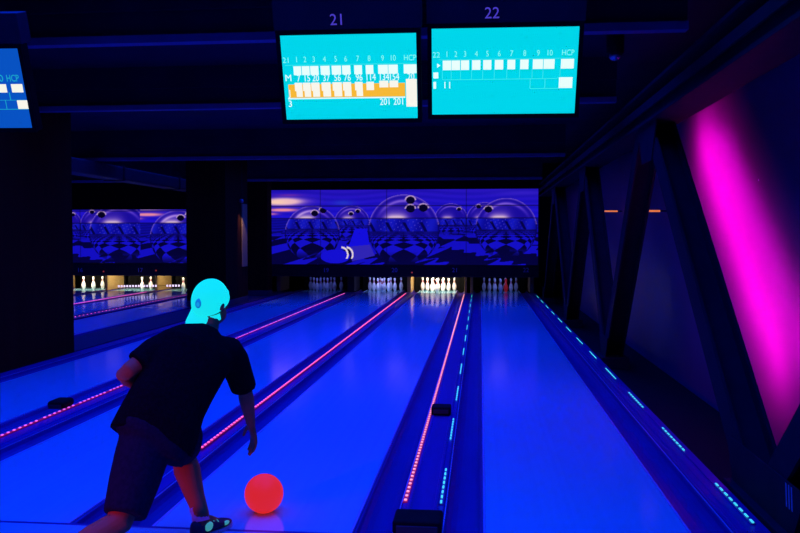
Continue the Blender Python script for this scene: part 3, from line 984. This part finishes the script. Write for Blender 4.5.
for y, t in NODES:
    mb = MB()
    if t:
        pts = [(y - 0.42, ZC0 - 0.001), (y + 0.42, ZC0 - 0.001), (y + 0.22, ZC0 - 0.36), (y - 0.22, ZC0 - 0.36)]
    else:
        e = 0.58 if y < 6 else 0.0
        pts = [(y - 0.20 - e, 0.02), (y + 0.20, 0.02), (y + 0.34, 0.28), (y - 0.34 - e, 0.28)]
    ring0 = [Vector((TX0 - 0.012, a, b)) for a, b in pts]
    ring1 = [Vector((TX0 - 0.001, a, b)) for a, b in pts]
    mb.loft([ring0, ring1], False)
    g = child_at(mb.build('gusset_plate', M['steel']), tr)
    if not t:
        child_at(MB().bbox(TX0 - 0.06, TX1 + 0.06, y - 0.24 - e, y + 0.24, -0.124, 0.02, 0.004, 1).build('foot_plate', M['steel']), tr)
# pale strokes painted on the nearest brace
mb = MB()
for i in range(3):
    p = [atD(792 + i * 4.5 + dx, y, 4.5) for dx, y in ((0, 482), (2.2, 482), (4.4, 504), (2.2, 504))]
mb.bm.free()
mb = MB()
for i in range(3):
    y0 = 4.31 - i * 0.037
    q = [(y0, 0.27), (y0 - 0.014, 0.27), (y0 - 0.03, 0.15), (y0 - 0.016, 0.15)]
    mb.loft([[Vector((TX0 - 0.0135, a, b)) for a, b in q], [Vector((TX0 - 0.0122, a, b)) for a, b in q]], False)
child_at(mb.build('painted_strokes', M['logo_pale']), tr)
# slanting magenta lamp strip held off the wall behind the nearest long brace
LX = 1.862
def lpt(t):
    k = LX / 1.71
    return Vector((LX, (4.98 + 2.97 * t) * k + 0.12, 1.55 + (0.03 + 2.6 * t - 1.55) * k))
LA, LB = lpt(0.22), lpt(0.97)
tl = empty('strip_lamp', LA, 'black strip lamp with magenta light behind the big slanting brace, washing the wall', 'lamp')
ldir = (LB - LA).normalized()
lnorm = Vector((1, 0, 0))
lside = ldir.cross(lnorm).normalized()
def lamp_box(h0, h1, w):
    return [[P + lside * (sx * w) + lnorm * h for sx, h in ((-1, h0), (1, h0), (1, h1), (-1, h1))] for P in (LA, LB)]
child_at(MB().loft(lamp_box(-0.035, -0.006, 0.03), False).build('housing', M['black']), tl)
for t in (0.08, 0.92):
    p = LA.lerp(LB, t)
    k = (TX1 + 0.001) / LX          # short arm back to the brace
    q = CAM + (p - CAM) * k
    q.y = min(max(q.y - 0.1, 5.0), 7.9)
    child_at(MB().tube([p - Vector((0.036, 0, 0)), q], [0.008, 0.008], 6).build('bracket', M['steel']), tl)
# amber bars standing out from the right wall
for (px0, px1, py, lab) in ((603.5, 617.5, 211.2, 'short amber glowing bar on the right wall, farther one'), (643.5, 660, 211, 'short amber glowing bar on the right wall, nearer one')):
    Dm = 800 * 2.10 / ((px0 + px1) / 2 - 480.5) / math.cos(YAW)
    p0 = atD(px0, py, Dm); p1 = atD(px1, py, Dm)
    rb = empty('amber_bar', p0, lab, 'light bar', 'amber light bars')
    child_at(MB().tube([p0, p1], [0.012, 0.012], 8).build('tube', M['amber']), rb)
    child_at(MB().tube([p1 - Vector((0.0, 0, 0)), (X_WALL, p1.y, p1.z)], [0.009, 0.009], 8).build('bracket', M['steel']), rb)

# ------------------------------------------------------------------ ball
BC = atD(264, 490, 4.5)
BC.z = 0.1085
bl = empty('bowling_ball', (BC.x, BC.y, 0), 'glowing orange red bowling ball rolling on the lane beside the bowler', 'bowling ball')
child_at(MB().ball(BC, 0.1085, 28).build('ball_body', M['ball']), bl)
for ax, ay in ((0.55, 0.25), (0.75, 0.0), (0.42, -0.05)):
    d = Vector((math.sin(ax) * 0.4, math.sin(ay) + 0.55, math.cos(ax))).normalized()
    q = d.to_track_quat('Z', 'Y').to_matrix().to_4x4()
    child_at(MB().lathe([(0.0005, 0.1078), (0.012, 0.1079), (0.013, 0.1086), (0.0125, 0.1090), (0.0005, 0.1088)], 14, Matrix.Translation(BC) @ q).build('finger_hole', M['black']), bl)

# ------------------------------------------------------------------ the bowler
J = {
    'pel': atD(161, 430, 3.88), 'waist': atD(167, 404, 3.93), 'chest': atD(186, 368, 4.03), 'upch': atD(199, 346, 4.09),
    'neck': atD(207, 330, 4.13), 'head': atD(211.5, 303, 4.16),
    'ls': atD(162, 348, 4.0), 'le': atD(124, 374, 3.86), 'lw': atD(143, 389, 4.08),
    'rs': atD(231, 352, 4.18), 're': atD(245, 391, 4.32), 'rw': atD(251, 424, 4.46),
    'lh': atD(177, 440, 3.92), 'lk': atD(181, 449, 4.28), 'la': atD(201, 517, 4.13),
    'rh': atD(147, 438, 3.86), 'rk': atD(119, 522, 3.64)}
J['ra'] = J['rk'] + Vector((-0.26, -0.28, 0)); J['ra'].z = 0.11
person = empty('person', (J['la'].x, J['la'].y, 0), 'bowler seen from behind in black shirt and glowing cyan backward cap, lunging with arm out', 'person')

def lerp(a, b, t): return J[a].lerp(J[b], t) if isinstance(a, str) else a.lerp(b, t)
LATH = (J['rs'] - J['ls']).normalized()
LATP = (J['lh'] - J['rh']).normalized()       # right across the picture at the hips
def torso_rings(spec, n=24):
    rings = []
    for c, lat, ax, a, b in spec:
        lat = (lat - ax * lat.dot(ax)).normalized()
        fr = ax.cross(lat).normalized()
        rings.append([c + lat * (math.copysign(abs(math.cos(2 * PI * k / n)) ** 0.85, math.cos(2 * PI * k / n)) * a)
                      + fr * (math.copysign(abs(math.sin(2 * PI * k / n)) ** 0.85, math.sin(2 * PI * k / n)) * b) for k in range(n)])
    return rings
SP = (J['neck'] - J['pel']).normalized()

def hand(mb, wrist, dirv, side, palmn, curl, thumb_sign, s=1.0):
    """palm and five fingers; dirv along the hand, side across the knuckles, palmn out of the palm"""
    dirv = dirv.normalized()
    side = (side - dirv * side.dot(dirv)).normalized()
    palmn = dirv.cross(side).normalized() * (1 if dirv.cross(side).dot(palmn) > 0 else -1)
    def ringed(c, a, b, n=14):
        return [c + side * (math.cos(2 * PI * k / n) * a) + palmn * (math.sin(2 * PI * k / n) * b) for k in range(n)]
    L = 0.098 * s
    mb.loft([ringed(wrist - dirv * 0.02, .027 * s, .020 * s), ringed(wrist + dirv * 0.012, .029 * s, .020 * s), ringed(wrist + dirv * L * .45, .039 * s, .0165 * s),
             ringed(wrist + dirv * L * .85, .042 * s, .0145 * s), ringed(wrist + dirv * L, .039 * s, .011 * s)])
    lens = [.070, .080, .074, .057]
    offs = [.031, .0105, -.0105, -.031]
    for i, (ln, of) in enumerate(zip(lens, offs)):
        p = wrist + dirv * (L * .80) + side * (of * s * thumb_sign)
        ang = 0.0
        pts = [p]
        spread = side * (of * thumb_sign * 1.6)
        for j, fr in enumerate((.36, .46, .32, .24)):
            ang += curl * (0.35 if j == 0 else 1.0) * (1 + .12 * i)
            d = (dirv * math.cos(ang) + palmn * math.sin(ang) + spread).normalized()
            p = p + d * (ln * fr * s * 1.25)
            pts.append(p)
        mb.tube(pts, [.0098 * s, .0100 * s, .0092 * s, .0086 * s, .0070 * s], 10)
    p = wrist + dirv * (L * .22) + side * (.024 * s * thumb_sign)
    d1 = (dirv * .72 + side * (.62 * thumb_sign) + palmn * .35).normalized()
    d2 = (dirv * .92 + side * (.20 * thumb_sign) + palmn * .40).normalized()
    mb.tube([p, p + d1 * .035 * s, p + d1 * .058 * s + d2 * .012 * s, p + d1 * .058 * s + d2 * .05 * s], [.0150 * s, .0125 * s, .0108 * s, .0080 * s], 10)

HEADF = Vector((0.42, 0.86, -0.10)).normalized()     # the way the face looks
HU = Vector((0.02, 0.06, 1)); HU = (HU - HEADF * HU.dot(HEADF)).normalized()
HR = HEADF.cross(HU).normalized()
HM = Matrix((HR, HEADF, HU)).transposed()
HC = J['head']

body = MB()
body.loft(torso_rings([
    (lerp('pel', 'waist', -.45), LATP, SP, .13, .10), (J['pel'], LATP, SP, .165, .115), (lerp('pel', 'waist', .6), LATP, SP, .150, .105), (J['waist'], LATH, SP, .142, .098),
    (J['chest'], LATH, SP, .168, .110), (J['upch'], LATH, SP, .165, .098), (lerp('upch', 'neck', .7), LATH, SP, .10, .075), (J['neck'], LATH, SP, .062, .062)]))
body.tube([lerp('upch', 'neck', .3), J['neck'], HC - HU * .06 - HEADF * .01, HC], [.07, .058, .056, .055], 16)
# arms
body.tube([lerp('ls', 'upch', .3), J['ls'], lerp('ls', 'le', .45), lerp('ls', 'le', .9), J['le'], lerp('le', 'lw', .25), lerp('le', 'lw', .7), J['lw']],
          [.055, .057, .050, .041, .040, .043, .033, .027], 14)
body.tube([lerp('rs', 'upch', .3), J['rs'], lerp('rs', 're', .45), lerp('rs', 're', .9), J['re'], lerp('re', 'rw', .25), lerp('re', 'rw', .7), J['rw']],
          [.055, .057, .050, .041, .039, .042, .032, .026], 14)
# legs
body.tube([lerp('lh', 'lk', .0), lerp('lh', 'lk', .4), lerp('lh', 'lk', .85), J['lk'], lerp('lk', 'la', .12), lerp('lk', 'la', .32), lerp('lk', 'la', .7), J['la'] + Vector((0, 0, .02)), J['la'] + Vector((0, 0.01, -.035))],
          [.088, .082, .066, .064, .062, .070, .050, .041, .042], 16)
body.tube([lerp('rh', 'rk', .0), lerp('rh', 'rk', .4), lerp('rh', 'rk', .85), J['rk'], lerp('rk', 'ra', .12), lerp('rk', 'ra', .32), lerp('rk', 'ra', .7), J['ra'] + Vector((0, 0, .02)), J['ra'] + Vector((-.02, 0, -.035))],
          [.09, .084, .066, .062, .058, .061, .044, .038, .038], 16)
# feet (inside the shoes)
LF = Vector((0.40, 0.91, 0)).normalized()
RF = Vector((0.45, 0.85, -0.25)).normalized()
body.tube([J['la'] + Vector((0, 0, -.03)) - LF * .03, J['la'] + Vector((0, 0, -.04)) + LF * .06, Vector((J['la'].x, J['la'].y, .03)) + LF * .14], [.034, .033, .022], 12)
RFc = J['ra']
body.tube([RFc + Vector((0, 0, -.02)), RFc + RF * .07 + Vector((0, 0, -.02)), RFc + RF * .15 + Vector((0, 0, -.03))], [.033, .032, .022], 12)
# head: skull, jaw, nose, brow, lips, ears
body.ball(HC + HU * .012 - HEADF * .008, (.075, .094, .098), 14, HM)
body.ball(HC - HU * .052 + HEADF * .030, (.058, .062, .060), 12, HM)
body.tube([HC + HEADF * .082 + HU * .020, HC + HEADF * .098 - HU * .006, HC + HEADF * .108 - HU * .020, HC + HEADF * .090 - HU * .030], [.009, .012, .015, .012], 10)
body.tube([HC + HEADF * .078 + HU * .030 - HR * .045, HC + HEADF * .088 + HU * .032, HC + HEADF * .078 + HU * .030 + HR * .045], [.010, .011, .010], 8)
body.tube([HC + HEADF * .078 - HU * .056 - HR * .022, HC + HEADF * .088 - HU * .055, HC + HEADF * .078 - HU * .056 + HR * .022], [.007, .009, .007], 8)
for sx in (-1, 1):
    body.ball(HC + HR * sx * .077 - HU * .008 - HEADF * .004, (.010, .021, .033), 8, HM)
# hands
rd = (atD(256, 446, 4.53) - J['rw']).normalized()
hand(body, J['rw'], rd, Vector((0.5, -0.75, 0.0)), Vector((-.6, .5, .3)), .22, -1)
ld = Vector((.55, .75, -.1)).normalized()
hand(body, J['lw'], ld, Vector((0, .2, 1)), Vector((.7, -.7, 0)), .35, 1)
bo = body.build('body', M['skin'])
remeshed(bo, 0.0062, 3)
bo.data.materials.clear(); bo.data.materials.append(M['skin'])
child_at(bo, person)
for sx in (-1, 1):
    ec = HC + HEADF * .073 + HU * .012 + HR * sx * .031
    ey = child_at(MB().ball(ec, .0115, 8).build('eye', M['eye']), person)
    ir = MB().ball(ec + HEADF * .0075, (.0055, .0048, .0055), 8, HM).build('iris', M['hair'])
    ir.parent = ey

# hair: short shell over the back and sides of the skull
hm = MB()
hm.ball(HC + HU * .014 - HEADF * .014, (.081, .096, .101), 16, HM)
bad = [v for v in hm.bm.verts if (v.co - HC).dot(HEADF) > .045 and (v.co - HC).dot(HU) < .045 or (v.co - HC).dot(HU) < -.055]
bmesh.ops.delete(hm.bm, geom=bad, context='VERTS')
h_ = hm.build('hair', M['hair'])
h_.modifiers.new('t', 'SOLIDIFY').thickness = 0.006
child_at(h_, person)

# shirt
sh = MB()
sh.loft(torso_rings([
    (atD(151, 443, 3.89), (atD(196, 455, 3.97) - atD(112, 426, 3.85)).normalized(), SP, .212, .172),
    (atD(160, 421, 3.91), LATP, SP, .202, .160), (J['waist'], LATH, SP, .192, .140),
    (lerp('waist', 'chest', .5), LATH, SP, .192, .138),
    (J['chest'], LATH, SP, .198, .136), (J['upch'] - SP * .01, LATH, SP, .198, .118), (lerp('upch', 'neck', .62), LATH, SP, .135, .092), (lerp('upch', 'neck', .95), LATH, SP, .076, .074), (lerp('upch', 'neck', 1.12), LATH, SP, .062, .064)], 28))
for s_, e_, tt in (('ls', 'le', .66), ('rs', 're', .92)):
    sh.tube([lerp(s_, 'upch', .45), lerp(s_, 'upch', .08), lerp(s_, e_, .2), lerp(s_, e_, tt * .7), lerp(s_, e_, tt)], [.075, .082, .079, .072, .070], 18)
so_ = sh.build('shirt', M['shirt'])
remeshed(so_, 0.011, 5)
so_.data.materials.clear(); so_.data.materials.append(M['shirt'])
child_at(so_, person)
# shorts
st_ = MB()
st_.loft(torso_rings([
    (atD(157, 420, 3.90), LATP, SP, .150, .112), (atD(154, 430, 3.87), LATP, SP, .180, .134), (atD(152, 442, 3.86), LATP, SP, .186, .140), (atD(154, 456, 3.85), LATP, SP, .150, .125)], 24))
hem = atD(124.5, 516, 3.66)
st_.tube([J['rh'] + Vector((0, 0, .03)), lerp(J['rh'], hem, .25), lerp(J['rh'], hem, .55), lerp(J['rh'], hem, .85), hem], [.120, .126, .118, .104, .097], 20)
lhem = lerp('lh', 'lk', .80)
st_.tube([J['lh'] + Vector((0, 0, .02)), lerp('lh', 'lk', .3), lerp('lh', 'lk', .6), lhem], [.125, .118, .105, .098], 20)
sto = st_.build('shorts', M['shorts'])
remeshed(sto, 0.011, 5)
sto.data.materials.clear(); sto.data.materials.append(M['shorts'])
child_at(sto, person)

# cap, worn backwards: crown, band, brim over the nape, button, emblem
BD = Vector((-0.42, -0.80, -0.62)).normalized()     # the way the brim points
CU = Vector((0.30, -0.02, 1.0)); CU = (CU - BD * CU.dot(BD)).normalized()
CR = BD.cross(CU).normalized()
CM = Matrix((CR, BD, CU)).transposed()
CC = HC + HU * .020 - HEADF * .012
def cp(x, y, z): return CC + CR * x + BD * y + CU * z
cap = MB()
nseg, nr = 36, 12
rings = []
for i in range(nr + 1):
    th = (PI / 2) * i / nr
    ring = []
    for k in range(nseg):
        ph = 2 * PI * k / nseg
        seam = 1 - 0.006 * math.exp(-(((ph / (PI / 3)) % 1 - 0.5) ** 2 - 0.25) ** 2 * 2000)
        rr = math.cos(th) ** 0.82 if i < nr else 0.01
        ring.append(cp(.091 * math.cos(ph) * rr * seam, .110 * math.sin(ph) * rr * seam, -.022 + .128 * math.sin(th)))
    rings.append(ring)
cap.loft(rings, True, False)
bm_ = cap.bm
# cut the opening of the adjuster on the side away from the brim
bm_.verts.ensure_lookup_table()
bad = []
for v in bm_.verts:
    d = v.co - CC
    if d.dot(BD) < -.06 and ((d.dot(CR)) / .036) ** 2 + ((d.dot(CU) + .024) / .030) ** 2 < 1:
        bad.append(v)
bmesh.ops.delete(bm_, geom=bad, context='VERTS')
co_ = cap.build('cap', M['cap'])
for p in co_.data.polygons: p.use_smooth = True
mo = co_.modifiers.new('t', 'SOLIDIFY'); mo.thickness = 0.005
child_at(co_, person)
# strap closing the opening
mb = MB()
rg = []
for i in range(13):
    ph = PI * 1.5 + (i - 6) / 6 * .48
    rg.append([cp(.092 * math.cos(ph), .111 * math.sin(ph), -.024 + dz) for dz in (0, .016)] + [cp(.094 * math.cos(ph), .1135 * math.sin(ph), -.024 + dz) for dz in (.016, 0)])
mb.loft(rg, True)
child_at(mb.build('cap_strap', M['cap']), co_)
# brim
mb = MB()
g = []
for j in range(9):
    s = j / 8
    row = []
    for i in range(21):
        a = (i / 20 - .5) * 2
        x = .085 * a
        yb = .110 * math.sqrt(max(0, 1 - (x / .092) ** 2))
        ext = .075 * math.sqrt(max(0, 1 - abs(a) ** 2.6))
        y = yb - .004 + ext * s
        z = -.021 - .020 * s - .030 * a * a * (0.35 + .65 * s)
        row.append((x, y, z))
    g.append(row)
top = [[mb.bm.verts.new(cp(*p)) for p in row] for row in g]
bot = [[mb.bm.verts.new(cp(p[0], p[1], p[2] - .004)) for p in row] for row in g]
for a_, b_ in zip(top, top[1:]):
    for i in range(20): mb.face([a_[i], a_[i + 1], b_[i + 1], b_[i]], True)
for a_, b_ in zip(bot, bot[1:]):
    for i in range(20): mb.face([a_[i + 1], a_[i], b_[i], b_[i + 1]], True)
for i in range(20):
    mb.face([top[-1][i], top[-1][i + 1], bot[-1][i + 1], bot[-1][i]], True)
    mb.face([top[0][i + 1], top[0][i], bot[0][i], bot[0][i + 1]], True)
child_at(mb.build('brim', M['cap']), co_)
child_at(MB().ball(cp(0, 0, .107), (.008, .008, .005), 8, CM).build('button', M['cap']), co_)
# emblem on the crown above the brim
mb = MB()
def on_crown(ph, th, lift=.004):
    rr = math.cos(th) ** 0.82
    k = 1 + lift / .1
    return cp(.091 * math.cos(ph) * rr * k, .110 * math.sin(ph) * rr * k, -.022 + (.128 + lift) * math.sin(th))
ctr = (PI / 2 + .12, .62)
outer = []
inner = []
for k in range(28):
    a = 2 * PI * k / 28
    pinch = 1 - .38 * max(0, math.sin(a)) ** 3
    outer.append(on_crown(ctr[0] + math.cos(a) * .20 * pinch, ctr[1] + math.sin(a) * .20 + .03 * max(0, math.sin(a))))
    inner.append(on_crown(ctr[0] + math.cos(a) * .11 * pinch, ctr[1] - .03 + math.sin(a) * .10))
vo = [mb.bm.verts.new(p) for p in outer]
vi = [mb.bm.verts.new(p) for p in inner]
for k in range(28):
    mb.face([vo[k], vo[(k + 1) % 28], vi[(k + 1) % 28], vi[k]], True)
mb.mat(M['cap_logo']); mb.mat(M['cap_logo_pale']); mb.face(vi); mb.cur = 0
em = mb.build('cap_emblem', M['cap_logo'])
mo = em.modifiers.new('t', 'SOLIDIFY'); mo.thickness = 0.003
child_at(em, co_)

# shoes and socks
def shoe(heel, fdir, up, tilt_name):
    fdir = fdir.normalized()
    sd = fdir.cross(up).normalized()
    def ringp(t, w, h0, h1, n=16):
        c = heel + fdir * t + up * ((h0 + h1) / 2)
        return [c + sd * (math.cos(2 * PI * k / n) * w) + up * (math.sin(2 * PI * k / n) * (h1 - h0) / 2) for k in range(n)]
    r = MB()
    r.loft([ringp(-.005, .020, .015, .075), ringp(.01, .034, .012, .095), ringp(.06, .039, .012, .098), ringp(.11, .043, .012, .085), ringp(.17, .047, .012, .062), ringp(.225, .043, .012, .048), ringp(.262, .026, .014, .036), ringp(.272, .010, .018, .028)])
    up_ = r.build('shoe', M['shoe'])
    child_at(up_, person)
    r = MB()
    r.loft([[heel + fdir * t + sd * (w * s_) + up * z for s_, z in ((-1, 0.0), (1, 0.0), (1, .016), (-1, .016))] for t, w in ((-.012, .022), (.02, .037), (.10, .042), (.18, .049), (.24, .042), (.28, .014))], False)
    child_at(r.build('sole', M['sole']), up_)
    r = MB()
    for t, w, h in ((.085, .030, .092), (.115, .034, .084), (.145, .036, .074)):
        r.tube([heel + fdir * t + sd * (-w) + up * (h - .016), heel + fdir * (t + .004) + up * (h + .004), heel + fdir * t + sd * w + up * (h - .016)], [.004, .004, .004], 6)
    child_at(r.build('laces', M['shoe_green']), up_)
    for s_ in (-1, 1):
        r = MB()
        r.ball(heel + fdir * .075 + sd * (s_ * .036) + up * .055, (.010, .030, .024), 8, Matrix((sd, fdir, up)).transposed())
        child_at(r.build('side_patch', M['shoe_green']), up_)
        r = MB()
        r.ball(heel + fdir * .20 + sd * (s_ * .038) + up * .035, (.010, .026, .012), 8, Matrix((sd, fdir, up)).transposed())
        child_at(r.build('toe_patch', M['shoe_green']), up_)
    return up_
lheel = Vector((J['la'].x, J['la'].y, 0.001)) - LF * .055
shoe(lheel, LF, Vector((0, 0, 1)), 'l')
rup = Vector((0.35, 0.05, 0.93)); rup = (rup - RF * rup.dot(RF)).normalized()
rtoe = Vector((J['ra'].x, J['ra'].y, 0)) + Vector((RF.x, RF.y, 0)) * .17
rheel = rtoe - RF * .23; rheel.z = max(rheel.z, 0) + 0.075 - 0.0
rheel = Vector((J['ra'].x, J['ra'].y, 0.075)) - RF * .045
shoe(rheel, RF, rup, 'r')
for a, d in (('la', 'lk'), ('ra', 'rk')):
    child_at(MB().tube([J[a] + Vector((0, 0, -.02)), lerp(a, d, .05), lerp(a, d, .14)], [.044, .044, .047], 14).build('sock', M['sock']), person)

# ------------------------------------------------------------------ light
def area(name, loc, rot, sx, sy, power, col, spread=PI):
    l = bpy.data.lights.new(name, 'AREA')
    l.shape = 'RECTANGLE'
    l.size = sx
    l.size_y = sy
    l.energy = power
    l.color = col
    l.spread = spread
    o = bpy.data.objects.new(name, l)
    COL.objects.link(o)
    o.location = loc
    o.rotation_euler = rot
    return o
BLUE = (0.0, 0.034, 1.0)
SPR = math.radians(125)
def down(name, x0, x1, y0, y1, dens, col=BLUE, z=3.3):
    area(name, ((x0 + x1) / 2, (y0 + y1) / 2, z), (0, 0, 0), x1 - x0, y1 - y0, dens * (x1 - x0) * (y1 - y0), col, SPR)
K = 10.3
down('blacklight', -5.2, 1.4, 1.5, 5.6, K * 1.0)
down('blacklight', -5.2, 1.4, 6.6, 8.8, K * 1.35)
down('blacklight', -5.2, 1.4, 10.0, 14.0, K * 0.95)
down('blacklight', -5.2, 1.4, 15.2, 19.3, K * 0.85)
down('blacklight', -13.5, -6.6, 10.0, 14.2, K * 0.8)
down('blacklight', -13.5, -6.6, 15.2, 19.3, K * 0.7)
al = area('magenta_strip', LA.lerp(LB, 0.5), (0, 0, 0), (LB - LA).length, 0.05, 46, (1.0, 0.0, 0.86), math.radians(140))
al.matrix_world = Matrix.Translation(LA.lerp(LB, 0.5)) @ Matrix((ldir, (-lnorm).cross(ldir), -lnorm)).transposed().to_4x4()
# dim blue glow reaching walls, ceiling and truss from the hall behind the viewpoint
area('hall_glow', (-1.5, -2.6, 1.9), (math.radians(86), 0, 0), 5.0, 1.6, 14, (0.05, 0.05, 1.0))
wl = bpy.data.lights.new('red_skin_fill', 'SPOT')  # added lamp, unseen behind the viewpoint, to redden the bowler's skin
wl.energy = 130; wl.color = (1.0, 0.05, 0.08); wl.spot_size = math.radians(34); wl.spot_blend = 1.0; wl.shadow_soft_size = 0.15
wlo = bpy.data.objects.new('red_skin_fill', wl); COL.objects.link(wlo)
wlo.location = (-3.4, 0.6, 0.55)
wlo.rotation_euler = (Vector((-1.68, 3.65, 0.26)) - wlo.location).to_track_quat('-Z', 'Y').to_euler()
# lamps over the pin decks, behind the masks
def deck(n, power, col):
    a, b = LANES[n]
    area('pin_lamp', ((a + b) / 2, Y_MASK + 0.17, 0.66), (math.radians(48), 0, 0), 1.05, 0.12, power, col, math.radians(150))
deck(21, 27.0, (1.0, 0.84, 0.66))
deck(20, 7.0, (0.32, 0.36, 1.0))
deck(22, 2.4, (0.2, 0.26, 1.0))
deck(19, 1.5, (0.16, 0.2, 1.0))
deck(17, 12.0, (1.0, 0.80, 0.55))
deck(16, 18.0, (1.0, 0.85, 0.62))
deck(15, 18.0, (1.0, 0.85, 0.62))

sl = bpy.data.lights.new('column_spot', 'SPOT')
sl.energy = 22; sl.color = (1.0, 0.72, 0.6); sl.spot_size = math.radians(50); sl.spot_blend = 0.6; sl.shadow_soft_size = 0.03
slo = bpy.data.objects.new('column_spot', sl); COL.objects.link(slo)
slo.location = sp + Vector((0.10, -0.08, -0.05))
slo.rotation_euler = (Vector((-5.47, 18.15, 1.3)) - slo.location).to_track_quat('-Z', 'Y').to_euler()
w = bpy.data.worlds.new('world')
sc.world = w
w.use_nodes = True
w.node_tree.nodes['Background'].inputs[0].default_value = (0.0, 0.0, 0.01, 1)
w.node_tree.nodes['Background'].inputs[1].default_value = 0.3
